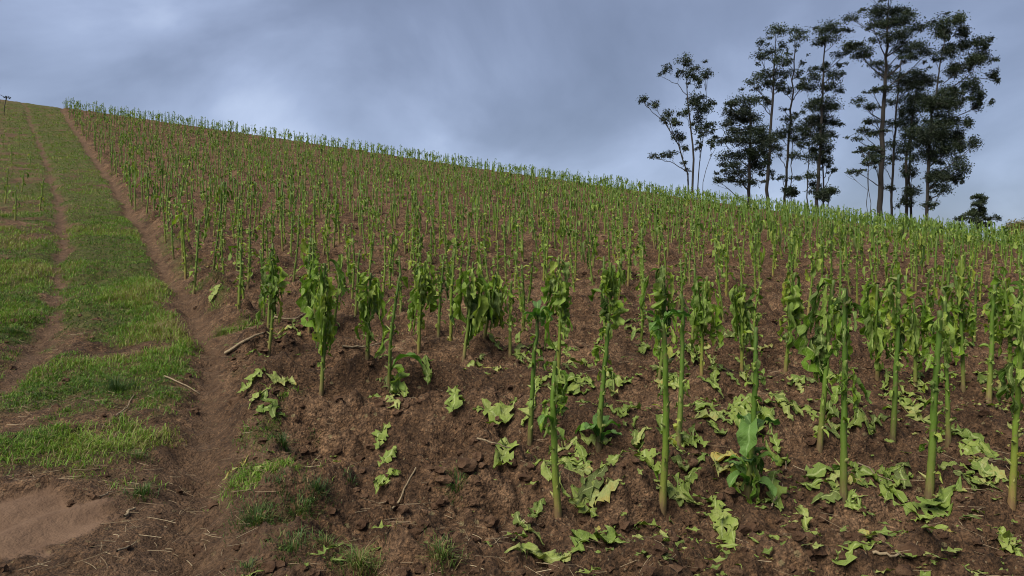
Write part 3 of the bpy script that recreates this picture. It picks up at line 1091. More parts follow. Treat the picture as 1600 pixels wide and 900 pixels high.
# centre pixel, length in metres, picture angle (degrees, 0 = to the right), tint, label
NAMED_LEAVES = [
    (925, 843, .40, 25, .45, 'long torn green leaf lying below the first front-row stalk'),
    (845, 878, .34, 10, .62, 'pale shrivelled leaf beside the long torn leaf at the bottom'),
    (404, 733, .22, 70, .78, 'pale yellow-green leaf lying open beside the gully'),
    (368, 736, .16, 20, .98, 'yellow curled leaf next to the pale open leaf by the gully'),
    (596, 690, .24, 120, .42, 'crumpled green leaf on dark soil, uppermost of a short chain'),
    (606, 720, .20, 100, .5, 'crumpled green leaf in the middle of a short chain'),
    (603, 757, .22, 60, .62, 'pale torn leaf at the lower end of a short chain'),
    (708, 628, .26, 30, .52, 'notched green leaf lying alone on the bare soil'),
    (392, 602, .26, 40, .45, 'ribbed green leaf lying alone between gully and first wilted plant'),
    (440, 600, .24, 5, .7, 'grey folded leaf right of the ribbed leaf near the gully'),
    (668, 590, .34, 110, .35, 'twisted green leaf hanging over soil beside the leaning stalk'),
    (838, 812, .20, 75, .3, 'bright green leaf standing on its edge below the first front-row stalk'),
    (787, 702, .30, 40, .6, 'arched pale green leaf left of the first second-row stalk'),
    (1120, 722, .30, 170, .93, 'yellowing leaf heap left of the leafy-footed stalk'),
    (1010, 722, .30, 130, .45, 'wide crumpled green leaf between first and second front-row stalks'),
    (1080, 700, .28, 160, .45, 'folded green leaf behind the second front-row stalk'),
    (1130, 822, .42, 115, .6, 'long slashed leaf trailing down from the leafy-footed stalk'),
    (1212, 780, .30, 95, .4, 'broad green leaf hanging to the ground from the leafy-footed stalk'),
    (1385, 757, .34, 30, .38, 'heap of green leaf between fourth and fifth front-row stalks'),
    (1432, 655, .34, 120, .7, 'pale broad leaf lying just left of the thick cut stalk'),
    (1578, 850, .34, 110, .62, 'pale green leaf folded upright at the bottom right corner'),
    (1300, 645, .30, 70, .35, 'green leaf leaning between the brown-footed and fourth stalks'),
    (1243, 637, .26, 60, .45, 'arched green leaf left of the leaning brown-footed stalk'),
    (1118, 592, .34, 125, .55, 'ribbed pale leaf lying right of the bent-tip stalk'),
    (1096, 640, .30, 150, .5, 'crumpled leaf at the foot of the bent-tip stalk'),
    (985, 640, .32, 20, .45, 'shiny crumpled leaf between second and third second-row stalks'),
    (1005, 545, .30, 15, .62, 'long pale leaf lying flat behind the torn-topped stalk'),
    (890, 598, .36, 20, .5, 'heaped green leaf behind the first front-row stalk'),
    (915, 570, .30, 170, .62, 'pale leaf heaped behind the tall curled plant'),
    (838, 605, .26, 35, .55, 'small spread leaf left of the tall curled plant'),
    (1190, 648, .28, 150, .45, 'leaf heap just behind the leafy-footed stalk'),
    (1165, 640, .28, 60, .55, 'upper leaf of the heap behind the leafy-footed stalk'),
    (1345, 650, .28, 10, .5, 'wavy leaf lying right of the fourth front-row stalk'),
    (1545, 600, .28, 60, .42, 'green leaf at the foot of the plain bare stalk'),
    (440, 520, .26, 20, .75, 'grey leaf beside the plant nearest the track'),
    (335, 462, .30, 60, .75, 'pale stiff leaf standing by the gully above the track bend'),
    (1385, 600, .26, 20, .5, 'green leaf below the umbrella-shaped plant'),
    (1050, 610, .24, 40, .6, 'small pale leaf between the bent-tip and fresh-topped stalks'),
]
used_lv = []
for px, py, L, deg, tint, label in NAMED_LEAVES:
    p = soil_px(px, py)
    a = math.radians(deg)
    ang = math.atan2(math.sin(a) * 2.4, math.cos(a))
    fallen_leaf(p[0], p[1], L, L * rng.uniform(.34, .46), ang, tint, label, 'leaves fallen between the plants', tear=.75, crum=1.0, holes=.14, nu=26, nv=7, lift=.012)
    used_lv.append(label)

LOOK = [('pale torn', .8), ('crumpled green', .4), ('yellowing', .95), ('limp green', .5), ('grey-green ragged', .7), ('dark curled', .15)]
seen_lab = {}
pool = []
for i in range(1500):
    py = 870 - 380 * rng.random() ** .7
    px = rng.uniform(330, 1600)
    dens = sstep(680, 900, px) * (1 if py < 780 else .35) + .06
    if rng.random() > dens:
        continue
    pool.append((px, py))
    if rng.random() < .55:
        for _ in range(int(rng.integers(1, 4))):
            pool.append((min(px + rng.normal(0, 22), 1598), min(py + rng.normal(0, 9), 880)))
n_leaf = 0
for px, py in pool:
    if n_leaf >= 200:
        break
    p = soil_px(px, py)
    if p[1] < 2.6 or field_w(p[0], p[1]) < .5:
        continue
    dd = [((p[0] - q[0]) ** 2 + (p[1] - q[1]) ** 2, q) for q in PLANTS if q[2]]
    d2, q = min(dd, key=lambda e: e[0])
    side = 'left of' if p[0] < q[0] - .12 else ('right of' if p[0] > q[0] + .12 else ('before' if p[1] < q[1] else 'behind'))
    look, tint = LOOK[int(rng.integers(len(LOOK)))]
    far = 'near' if d2 < .16 else 'farther'
    lab = '%s leaf scrap on the soil, %s %s the %s' % (look, far, side, q[2])
    lab = lab.replace('near left', 'close left').replace('near right', 'close right').replace('near before', 'close before').replace('near behind', 'close behind')
    if lab in seen_lab:
        continue
    seen_lab[lab] = 1
    L = rng.uniform(.13, .29)
    fallen_leaf(p[0], p[1], L, L * rng.uniform(.28, .5), rng.random() * 6.28, float(np.clip(tint * .78 + rng.normal(0, .08), 0, 1)), lab, 'leaf scraps between the plants', .8, 1.1, .25, .006, 14, 5)
    n_leaf += 1


def leaf_litter():
    protos = []
    for i in range(26):
        L = rng.uniform(.05, .13)
        protos.append(leaf(rng, L, L * rng.uniform(.35, .7), rng.uniform(-.2, .4), rng.uniform(-.4, .4), .6, 5, 3, rng.uniform(.1, .7), .9, .7, rng.uniform(-.6, .6), rng.uniform(-1, 1), .5, .3, .5))
    n = 15000
    y = np.exp(rng.uniform(math.log(2.6), math.log(50), n))
    u = rng.uniform(-.6, .82, n)
    x = u * y
    fw = field_w(x, y)
    dens = np.clip(.12 + .9 * sstep(-.12, .18, u) + .5 * sstep(7, 12, y), 0, 1) * (.8 + .2 * sstep(5, 8, y)) * fw * (.25 + .9 * sstep(.35, .65, fbm(x * 1.1, y * 1.1, 66, 3)))
    keep = rng.random(n) < dens * .75
    x, y = x[keep], y[keep]
    z = H(x, y)
    A = Acc()
    for xi, yi, zi in zip(x, y, z):
        v, q, a = protos[int(rng.integers(len(protos)))]
        sc = rng.uniform(.5, 1.15) * (1 + max(0, yi - 6) * .045)
        v2 = rotz(v * sc, rng.random() * 6.28)
        v2[:, 2] = v2[:, 2] * .6 + .010
        a2 = a.copy(); a2[:, 2] = np.clip(rng.normal(.52, .24), 0, 1)
        A.add(v2 + np.array([xi, yi, zi]), q, None, a2)
    o = link('leaf_litter', A.mesh('leaf_litter', [MAT_FALLEN]))
    tag(o, 'small dry and green leaf scraps scattered over the tilled soil', 'leaf litter', None, 'stuff')


leaf_litter()


def straw():
    n = 8000
    y = np.exp(rng.uniform(math.log(2.5), math.log(16), n))
    u = rng.uniform(-.80, .80, n)
    x = u * y
    keep = rng.random(n) < (.08 + .65 * sstep(.42, .65, fbm(x * 1.3, y * 1.3, 77, 3))) * (1 - masks(x, y)[2])
    x, y = x[keep], y[keep]
    A = Acc()
    z = H(x, y)
    for xi, yi, zi in zip(x, y, z):
        L = rng.uniform(.03, .14); a = rng.random() * 6.28
        w = rng.uniform(.0006, .0016)
        s = np.array([-.5, -.1, .2, .5]) * L
        b = rng.normal(0, .06) * L
        pts = np.stack([xi + s * math.cos(a) - b * math.sin(a) * np.array([0, 1, 1, 0]), yi + s * math.sin(a) + b * math.cos(a) * np.array([0, 1, 1, 0]), zi + .006 + rng.uniform(0, .018) + s * rng.normal(0, .15)], 1)
        v, q, t, ss = tube(pts, w, 3, False)
        A.add(v, q, None, np.stack([ss, ss * 0, ss * 0 + np.clip(rng.normal(.5, .25), 0, 1)], 1))
    o = link('straw', A.mesh('straw', [MAT_STRAW]))
    tag(o, 'thin dry straw and root fibres strewn over the soil', 'straw', None, 'stuff')


straw()


def soil_clods():
    import bmesh
    protos = []
    for i in range(14):
        bm = bmesh.new()
        bmesh.ops.create_icosphere(bm, subdivisions=2 if i < 8 else 1, radius=1.0)
        v = np.array([w.co[:] for w in bm.verts]); f = np.array([[w.index for w in fc.verts] for fc in bm.faces])
        bm.free()
        d = 1 + .95 * (fbm(v[:, 0] * 1.6 + i * 9, v[:, 1] * 1.6 + v[:, 2] * 1.3, 200 + i, 3) - .5) + .7 * (_hash(np.arange(len(v)), np.arange(len(v)) * 3, 230 + i) - .5)
        v = v * d[:, None] * np.array([1, rng.uniform(.7, 1), rng.uniform(.5, .75)])
        protos.append((v, f))
    n = 15000
    y = np.exp(rng.uniform(math.log(2.4), math.log(17), n))
    u = rng.uniform(-.82, .82, n)
    x = u * y
    fw = field_w(x, y)
    _, _, mud = masks(x, y)
    pt = sstep(.36, .64, fbm(x * 1.4, y * 1.4, 60, 3))
    keep = rng.random(n) < (.22 + .63 * fw) * (.2 + .8 * pt) * (1 - mud)
    x, y = x[keep], y[keep]
    z = H(x, y)
    A = Acc()
    for xi, yi, zi in zip(x, y, z):
        r = .004 + .034 * rng.random() ** 3.6 + (.02 if rng.random() < .012 else 0)
        v, f = protos[int(rng.integers(8)) if r > .014 else int(rng.integers(8, 14))]
        v2 = rotz(v * r, rng.random() * 6.28) + np.array([xi, yi, zi + r * .05])
        A.add(v2, None, f)
    o = link('soil_clods', A.mesh('soil_clods', [MAT_CLOD], smooth=False))
    tag(o, 'dark crumbled clods of earth across the tilled ground', 'soil', None, 'stuff')


soil_clods()


# ------------------------------------------------------------------ grass
def blades(cx, cy, cz, hgt, wid, lean, az, tint, curl):
    """arched grass blades, all at once: five points each"""
    n = len(cx)
    d = np.stack([np.cos(az), np.sin(az), 0 * az], 1)
    s = np.stack([-np.sin(az), np.cos(az), 0 * az], 1)
    b = np.stack([cx, cy, cz], 1)
    mid = b + d * (lean * hgt * .35)[:, None] + np.array([0, 0, 1.]) * (hgt * .62)[:, None]
    tipz = hgt * (1 - .55 * curl)
    tip = b + d * (lean * hgt)[:, None] + np.array([0, 0, 1.]) * tipz[:, None]
    w = wid[:, None]
    V = np.stack([b - s * w, b + s * w, mid + s * w * .8, mid - s * w * .8, tip], 1).reshape(-1, 3)
    k = np.arange(n)[:, None] * 5
    q = k + np.array([[0, 1, 2, 3]])
    t = k + np.array([[3, 2, 4]])
    a = np.stack([np.tile([0, 0, .6, .6, 1.0], n), np.zeros(5 * n), np.repeat(tint, 5)], 1)
    return V, q, t, a


def track_grass():
    n = 70000
    y = np.exp(math.log(3.6) + (math.log(56) - math.log(3.6)) * rng.random(n) ** 1.25)
    lat = rng.uniform(-4.6, .8, n) * (1 + y * .012)
    x = gully_x(y) + lat
    g, _, _ = masks(x, y)
    keep = (rng.random(n) < np.clip(g * 1.05, 0, 1)) & (np.abs(x / y) < .95)
    x, y, g = x[keep], y[keep], g[keep]
    lush = fbm(x * .9, y * .9, 141, 3)
    per = np.where(y < 9, 9, np.where(y < 18, 5, 2))
    X = np.repeat(x, per); Y = np.repeat(y, per); G = np.repeat(g, per); Lu = np.repeat(lush, per)
    m = len(X)
    r = np.abs(rng.normal(0, .035, m)) * (1 + Y * .02); a = rng.random(m) * 6.28
    X = X + r * np.cos(a); Y = Y + r * np.sin(a)
    Z = H(X, Y) - .006
    hgt = (.016 + .085 * np.clip(Lu - .2, 0, 1)) * rng.uniform(.35, 1.6, m) * (.65 + .45 * G) * (1 + np.clip(Y - 8, 0, 30) * .012)
    wid = .0008 + .0009 * rng.random(m) + Y * .00020
    tint = np.clip(rng.normal(.44, .16, m) + (Lu - .48) * 1.5 + np.where(rng.random(m) < .16, .55, 0), 0, 1)
    V, q, t, at = blades(X, Y, Z, hgt, wid, rng.uniform(.2, 1.8, m), rng.random(m) * 6.28, tint, rng.uniform(0, 1.2, m))
    me = make_mesh('grass', V, q, t, at, [MAT_GRASS], smooth=False)
    o = link('grass', me)
    tag(o, 'short bright green grass growing along the farm track', 'grass', None, 'stuff')
    return m


track_grass()


def tuft(px, py, radius, n, hgt, tintm, label, name='grass_tuft', cat='grass tuft', mat=None, spread=1.0, squash=1.0):
    p = soil_px(px, py)
    z = h1(*p)
    r = np.abs(rng.normal(0, .55, n)) * radius; a = rng.random(n) * 6.28
    X = p[0] + r * np.cos(a); Y = p[1] + r * np.sin(a) * squash
    Z = H(X, Y) - .008
    hh = .68 * hgt * rng.uniform(.45, 1.3, n) * np.clip(1.1 - .5 * r / radius, .3, 1)
    wid = rng.uniform(.0010, .0022, n)
    tint = np.clip(rng.normal(tintm, .18, n) + np.where(rng.random(n) < .12, .6, 0), 0, 1)
    V, q, t, at = blades(X, Y, Z, hh, wid, rng.uniform(.2, 1.5, n) * spread, a + rng.normal(0, .8, n), tint, rng.uniform(0, 1, n))
    V -= np.array([p[0], p[1], z])
    o = link(name, make_mesh(name, V, q, t, at, [mat or MAT_WEED], smooth=False), None, (p[0], p[1], z))
    tag(o, label, cat, 'tufts on the bare field margin', 'stuff')


for args in [
    (444, 697, .075, 260, .10, .3, 'dense dark green weed tuft between the gully and the chain of leaves'),
    (493, 690, .05, 70, .06, .6, 'small thin weed tuft right of the dense dark one'),
    (441, 765, .09, 130, .06, .25, 'low arched grass tuft just above the large grass patch'),
    (495, 762, .09, 200, .08, .15, 'blue-green grass tuft right above the large grass patch'),
    (547, 752, .05, 60, .06, .2, 'tiny grass tuft below the chain of fallen leaves'),
    (400, 815, .16, 520, .09, .35, 'wide dark green grass patch at the lower margin'),
    (468, 800, .14, 420, .08, .4, 'bright grass patch joining the wide one on its right side'),
    (455, 862, .13, 260, .09, .45, 'loose grass tuft below the two grass patches'),
    (510, 850, .10, 160, .07, .6, 'half dried grass tuft beside the loose tuft'),
    (560, 885, .13, 320, .12, .75, 'straw-coloured grass tuft at the bottom beside the worn step'),
    (385, 890, .09, 110, .07, .3, 'sparse grass tuft at the bottom edge beside the gully'),
    (712, 765, .075, 170, .09, .3, 'spiky dark grass tuft on the raised side of the step'),
    (712, 735, .06, 70, .05, .5, 'flat weed rosette above the spiky dark tuft'),
    (690, 868, .085, 220, .10, .65, 'bright grass tuft at the bottom right of the step'),
    (348, 522, .085, 260, .10, .75, 'bright green grass clump on the bank of the gully'),
    (222, 772, .09, 190, .10, .35, 'arched grass tuft below the grassy track near the mud'),
    (182, 612, .10, 260, .19, .15, 'tall dark weed standing in the track grass'),
    (215, 715, .10, 150, .07, .6, 'thin grass tuft at the lower end of the track grass'),
    (70, 690, .14, 240, .08, .6, 'yellow-green tuft above the bare mud patch'),
    (362, 560, .06, 90, .05, .35, 'low weed mat under the pale fallen stalk'),
    (20, 520, .16, 300, .10, .4, 'grass clump beside the wheel rut at the left edge'),
    (1505, 300, .5, 60, .2, .5, 'pale weed clump on the crest below the small tree'),
]:
    tuft(*args)


# ------------------------------------------------------------------ sticks and a fallen stalk
def stick(pxs, rad, label, name='stick', mat=None, cat='stick', lift=.012, twig=None):
    pts = np.array([soil_px(*p) for p in pxs])
    n = 9
    tt = np.linspace(0, 1, n); src = np.linspace(0, 1, len(pts))
    X = np.interp(tt, src, pts[:, 0]) + rng.normal(0, .004, n); Y = np.interp(tt, src, pts[:, 1]) + rng.normal(0, .004, n)
    zg = H(X, Y)
    c = np.polyfit(tt, zg, 2); zf = np.polyval(c, tt)
    Z = np.maximum(zf, zg) * .6 + .4 * zf + lift + rad * .5
    P = np.stack([X, Y, Z], 1); o0 = P[0].copy()
    A = Acc()
    v, q, t, s = tube(P - o0, rad * np.linspace(1.1, .6, n), 7)
    A.add(v, q, t, np.stack([s, 0 * s, 0 * s + .8], 1))
    o = link(name, A.mesh(name, [mat or MAT_STICK]), None, tuple(o0))
    tag(o, label, cat)


stick([(352, 557), (384, 541), (412, 526)], .014, 'thick pale stalk lying on the soil beside the plant nearest the track', 'fallen_stalk', None, 'fallen stalk', .02)
stick([(428, 498), (462, 503), (478, 497)], .010, 'grey broken stalk lying behind the plant nearest the track', 'fallen_stalk', None, 'fallen stalk', .02)
stick([(183, 868), (200, 860), (214, 853)], .0045, 'short pale stick lying between the mud patch and the gully')
stick([(195, 812), (204, 803), (214, 797)], .007, 'knobbly pale root piece below the arched grass tuft')
stick([(158, 780), (168, 776), (178, 772)], .004, 'small forked pale stick above the knobbly root piece')
stick([(612, 800), (632, 772), (652, 742)], .006, 'thin grey stick lying along the worn step')
stick([(1365, 873), (1390, 880), (1416, 874)], .007, 'pale bent stick lying at the bottom below the fourth front-row stalk')
stick([(258, 590), (285, 604), (312, 620)], .006, 'yellow-green stem lying across the gully edge')
stick([(182, 655), (198, 640), (208, 622)], .005, 'brown twig lying in the track grass beside the tall weed')
stick([(535, 548), (565, 547), (598, 543)], .009, 'grey stick behind the leaning stalk with foot leaf')
stick([(1205, 798), (1220, 760), (1228, 720)], .004, 'thin dry stem leaning on the soil right of the leafy-footed stalk')
stick([(1340, 735), (1375, 748), (1410, 758)], .004, 'thin brown root lying between fourth and fifth front-row stalks')
stick([(745, 690), (775, 700), (800, 705)], .005, 'pale splinter on the ridge left of the first second-row stalk')


# ------------------------------------------------------------------ trees
def px3(px, py, D):
    return np.array([(px - 800) / F * D, D, EYE + (450 - py) / F * D])


def tree(name, label, D, trunks, clusters, cat='tree', group='trees beyond the crest', dens=.42, leaf_l=.21, leaf_w=.045, flat=.9, tint=.45, limbs=(), drop=4.0, mat=None, branch_r=.035, shell=.55):
    """trunks: lists of (px, py, radius m); clusters: (px, py, rx px, ry px) tufts of foliage carried by branches"""
    S = D / F
    base = px3(trunks[0][0][0], trunks[0][0][1], D)
    gz = float(base_h(np.array([base[0]]), np.array([D]))[0])
    org = np.array([base[0], D, gz])
    root = root_empty(name, tuple(org))
    A = Acc()
    tp = []
    for ti, tr in enumerate(trunks):
        rooted = ti == 0 or tr[0][1] > trunks[0][0][1] - 6 or (len(tr) == 3 and tr[0][1] > 300)
        dy = rng.uniform(-1.2, 1.2) if rooted and ti else 0
        P = np.array([px3(a, b, D) for a, b, r in tr]); R = np.array([r for *_, r in tr]) * .80
        P[:, 1] += dy
        if rooted:
            foot = P[0].copy(); foot[2] = gz - .3
            P = np.vstack([foot, P]); R = np.append(R[0] * 1.15, R)
        src = np.concatenate([[0], np.cumsum(np.linalg.norm(np.diff(P, axis=0), axis=1))])
        n = max(8, int(src[-1] / 1.0))
        k = np.linspace(0, src[-1], n)
        Q = np.stack([np.interp(k, src, P[:, i]) for i in range(3)], 1)
        Q[1:-1] += rng.normal(0, .05, (n - 2, 3))
        RR = np.interp(k, src, R)
        v, q, t, s = tube(Q - org, RR, 8)
        A.add(v, q, t)
        tp.append((Q, RR))
    C = Acc()
    extra = []
    for (cx, cy, rx, ry) in clusters:
        for _ in range(2):
            extra.append((cx, cy,cx + np.clip(rng.normal(0, .85), -1.2, 1.2) * rx, cy + min(abs(rng.normal(0, .9)), 1.3) * ry - ry * .2, rx * rng.uniform(.25, .5), ry * rng.uniform(.25, .5)))
    for (px_, py_, cx, cy, rx, ry) in [(None, None, *k) for k in clusters] + extra:
        c = px3(cx, cy, D)
        # nearest trunk, joined from below
        best = None
        for Q, RR in tp:
            cost = np.abs(Q[:, 0] - c[0]) + 1.5 * np.maximum(0, Q[:, 2] - c[2] + .2) + .35 * np.maximum(0, c[2] - Q[:, 2])
            i = int(np.argmin(cost[1:])) + 1
            if best is None or cost[i] < best[0]:
                best = (cost[i], Q, RR, i)
        _, Q, RR, i = best
        d = abs(Q[i, 0] - c[0])
        c[1] = Q[i, 1] + rng.normal(0, .4 + .3 * d)
        hd = math.hypot(d, c[1] - D)
        while i > 1 and Q[i, 2] > c[2] - .55 * hd - .3:
            i -= 1
        a0 = Q[i]
        m = a0 * .5 + c * .5 + np.array([0, 0, -.12 * hd])
        u = np.linspace(0, 1, 7)[:, None]
        path = (1 - u) ** 2 * a0 + 2 * u * (1 - u) * m + u * u * c
        path[1:] += rng.normal(0, .04, (6, 3))
        r0 = min(RR[i] * .55, branch_r + .012 * hd)
        if px_ is not None:                       # a side tuft hangs on a twig of its big tuft
            b0 = px3(px_, py_, D); b0[1] = c[1] + rng.normal(0, .2)
            path = b0 + (c - b0) * u
            r0 = .018
        v, q, t, s = tube(path - org, np.linspace(r0, .012, 7), 5)
        A.add(v, q, t)
        for tw in range(4):
            e = c + np.array([rng.normal(0, rx * S * .5), rng.normal(0, rx * S * .5), rng.normal(0, ry * S * .45)])
            b0 = path[int(rng.integers(3, 6))]
            v, q, t, s = tube(np.stack([b0, b0 * .5 + e * .5 + np.array([0, 0, -.06]), e]) - org, [.016, .012, .007], 4)
            A.add(v, q, t)
        # foliage: small blades in several sub-clumps
        rx, ry = rx * 1.04 + .6, ry * 1.12 + .8
        nl = int(dens * math.pi * rx * ry * 2.35) + 8
        ns = max(6, int(rx * ry / 7))
        sc = rng.normal(0, 1, (ns, 3)); sc /= np.linalg.norm(sc, axis=1)[:, None]
        sc *= (rng.random(ns) ** .45)[:, None]
        sc[:, 2] = np.where(rng.random(ns) < .7, np.abs(sc[:, 2]), sc[:, 2] * .6)
        which = rng.integers(0, ns, nl)
        off = sc[which] * .90 + rng.normal(0, 1, (nl, 3)) * np.array([.21, .21, .26])
        pos = c + off * np.array([rx, rx * flat, ry]) * S
        d1 = rng.normal(0, 1, (nl, 3)); d1[:, 2] = d1[:, 2] * .8 - .35
        d1 /= np.linalg.norm(d1, axis=1)[:, None]
        d2 = np.cross(d1, rng.normal(0, 1, (nl, 3))); d2 /= np.linalg.norm(d2, axis=1)[:, None]
        ll = (leaf_l * rng.uniform(.6, 1.25, nl))[:, None]; lw = (leaf_w * rng.uniform(.6, 1.3, nl))[:, None]
        V = np.stack([pos, pos + d1 * ll * .45 + d2 * lw, pos + d1 * ll, pos + d1 * ll * .5 - d2 * lw], 1).reshape(-1, 3) - org
        tt = np.clip(rng.normal(tint, .2, nl) + .15 * rng.normal(), 0, 1)
        C.add(V, np.arange(nl)[:, None] * 4 + np.array([[0, 1, 2, 3]]), None, np.stack([np.zeros(4 * nl), np.zeros(4 * nl), np.repeat(tt, 4)], 1))
    link('trunk', A.mesh('trunk', [MAT_BARK]), root)
    link('crown', C.mesh('crown', [mat or MAT_CROWN], smooth=False), root)
    tag(root, label, cat, group)
    return root


def zoomed(lst, x0, y0, s):
    return [(x0 + a * s, y0 + b * s, max(3, c * s), max(2.5, d * s)) for a, b, c, d in lst]


def ztr(lst, x0, y0, s):
    return [(x0 + a * s, y0 + b * s, r) for a, b, r in lst]


z1 = (990, 80, .2443)
tree('gum_tree', 'airy forked tree standing apart on the crest, with outspread thin limbs', 62,
     [ztr(t, *z1) for t in (
         [(375, 810, .11), (385, 680, .10), (370, 540, .085), (360, 400, .07), (340, 280, .055), (335, 150, .03)],
         [(362, 810, .08), (310, 640, .065), (250, 520, .055), (180, 410, .04), (110, 360, .025), (70, 310, .015)],
         [(345, 775, .05), (250, 715, .035), (190, 700, .025), (140, 680, .012)],
         [(422, 880, .06), (435, 680, .045), (465, 520, .03), (480, 440, .02)],
         [(424, 810, .03), (470, 700, .025), (510, 630, .015)],
         [(340, 280, .04), (270, 205, .03), (170, 160, .015)])],
     zoomed([(215, 120, 36, 26), (325, 70, 62, 28), (285, 140, 26, 20), (410, 90, 38, 26), (470, 140, 55, 30), (345, 165, 42, 40), (400, 200, 36, 30), (440, 265, 36, 40), (380, 330, 42, 45),
             (335, 395, 36, 36), (450, 370, 60, 50), (500, 330, 30, 30), (430, 430, 42, 40), (75, 295, 36, 25), (150, 320, 42, 26), (235, 395, 42, 30), (215, 430, 36, 25), (260, 460, 36, 30),
             (300, 520, 40, 30), (310, 550, 22, 20), (340, 605, 26, 20), (130, 665, 26, 15), (190, 665, 30, 15), (250, 655, 42, 18), (440, 500, 45, 40), (490, 470, 50, 28), (480, 600, 34, 26),
             (430, 600, 26, 26), (360, 750, 12, 12), (330, 715, 15, 10)], *z1), dens=.42, leaf_l=.17, leaf_w=.04, branch_r=.02)
z2 = (1110, 30, .3112)
tree('cypress_tree', 'broad dense dark tree at the near end of the tall grove', 72,
     [ztr([(195, 870, .20), (198, 650, .15), (200, 430, .06), (198, 400, .03)], *z2)],
     zoomed([(175, 415, 78, 26), (110, 425, 26, 16), (150, 480, 82, 32), (90, 525, 42, 22), (215, 500, 62, 36), (170, 560, 82, 26), (70, 610, 50, 20), (150, 620, 84, 32), (240, 580, 60, 40),
             (110, 690, 82, 26), (200, 680, 70, 36), (255, 650, 42, 40), (80, 750, 50, 20), (150, 770, 72, 26), (240, 740, 50, 40), (60, 800, 36, 15), (180, 820, 62, 20)], *z2), dens=.6, tint=.3)
tree('gum_tree', 'tall slender tree with layered crown rising just behind the broad dark tree', 78,
     [ztr([(285, 860, .22), (300, 600, .19), (315, 400, .14), (322, 200, .09), (326, 70, .03)], *z2)],
     zoomed([(335, 70, 62, 26), (245, 128, 28, 15), (300, 170, 56, 15), (225, 210, 40, 20), (330, 225, 45, 30), (345, 275, 50, 25), (270, 285, 46, 30), (310, 320, 42, 25), (205, 320, 48, 14),
             (243, 345, 22, 15), (350, 140, 20, 25), (290, 410, 26, 25), (235, 405, 26, 12), (365, 320, 32, 18), (300, 610, 45, 32), (285, 700, 34, 30), (310, 770, 26, 20)], *z2), dens=.5, limbs=())
tree('gum_tree', 'thin tall tree with small tufts, second of the tall grove', 80,
     [ztr([(375, 880, .17), (400, 520, .14), (415, 330, .10), (425, 120, .06), (435, 60, .03)], *z2), ztr([(400, 860, .07), (408, 700, .05), (415, 560, .03)], *z2)],
     zoomed([(455, 52, 50, 20), (440, 105, 45, 20), (400, 165, 18, 12), (385, 215, 36, 15), (415, 265, 30, 18), (450, 270, 22, 15), (400, 350, 36, 18), (370, 345, 26, 12), (455, 335, 26, 15),
             (370, 450, 18, 10), (430, 480, 18, 10), (390, 505, 45, 18), (400, 560, 60, 30), (360, 585, 50, 30), (430, 605, 42, 30), (350, 650, 42, 26), (420, 690, 42, 28), (350, 800, 28, 10),
             (430, 800, 30, 10), (480, 200, 16, 14), (470, 330, 18, 10)], *z2), dens=.42)
z3 = (1230, 30, .3226)
tree('gum_tree', 'tall tree with flat top and dense dark middle, third of the grove', 76,
     [ztr([(145, 880, .22), (165, 500, .17), (178, 200, .10), (182, 60, .03)], *z3), ztr([(195, 850, .11), (195, 600, .08), (200, 450, .04)], *z3), ztr([(105, 850, .08), (112, 650, .05), (125, 480, .03)], *z3)],
     zoomed([(205, 45, 85, 22), (180, 110, 62, 28), (305, 35, 28, 12), (320, 130, 40, 20), (260, 165, 42, 15), (265, 215, 24, 10), (205, 215, 22, 15), (150, 240, 36, 12), (120, 290, 36, 30),
             (100, 330, 42, 20), (220, 280, 42, 30), (210, 325, 56, 20), (260, 340, 26, 12), (180, 400, 62, 22), (130, 420, 46, 30), (230, 420, 52, 26), (190, 470, 72, 30), (140, 500, 62, 36),
             (260, 490, 42, 20), (200, 550, 62, 30), (110, 550, 42, 30), (150, 600, 62, 36), (90, 600, 26, 20), (220, 620, 42, 26), (150, 670, 62, 30), (215, 690, 26, 26), (120, 760, 42, 20),
             (240, 725, 22, 10), (160, 800, 34, 20), (170, 830, 52, 15)], *z3), dens=.58, tint=.35)
z4 = (1310, 0, .3778)
tree('gum_tree', 'tallest tree of the grove with a thick straight trunk and layered crown', 74,
     [ztr([(172, 870, .34), (178, 600, .29), (190, 380, .22), (200, 200, .15), (205, 60, .08), (209, -30, .03)], *z4)],
     zoomed([(205, -10, 40, 18), (90, 50, 36, 15), (175, 55, 56, 36), (250, 45, 62, 22), (260, 90, 62, 26), (210, 100, 52, 20), (105, 135, 46, 15), (200, 170, 52, 28), (60, 190, 40, 22), (125, 215, 46, 26),
             (300, 180, 46, 22), (290, 215, 50, 22), (345, 235, 45, 18), (330, 125, 42, 15), (345, 100, 28, 10), (250, 150, 42, 26), (165, 265, 42, 15), (270, 250, 42, 15), (220, 300, 42, 20),
             (200, 375, 42, 15), (145, 375, 22, 12), (75, 425, 32, 12), (120, 450, 32, 15), (150, 500, 36, 15), (165, 545, 42, 15), (95, 540, 26, 15), (90, 570, 16, 10), (120, 620, 36, 12),
             (110, 665, 36, 15), (150, 640, 26, 15), (85, 705, 24, 8), (135, -25, 25, 12)], *z4), dens=.55)
tree('gum_tree', 'slender tree standing close right of the tallest trunk', 79,
     [ztr([(218, 880, .16), (230, 600, .14), (245, 380, .10), (258, 250, .05)], *z4)],
     zoomed([(255, 330, 36, 26), (235, 420, 36, 15), (215, 520, 42, 15), (225, 600, 42, 20), (240, 650, 30, 20), (190, 680, 26, 12), (215, 775, 26, 12), (330, 300, 52, 16), (320, 330, 42, 22),
             (290, 410, 42, 30), (340, 360, 32, 20), (300, 350, 42, 20), (265, 470, 30, 24)], *z4), dens=.5)
z5 = (1400, 10, .3664)
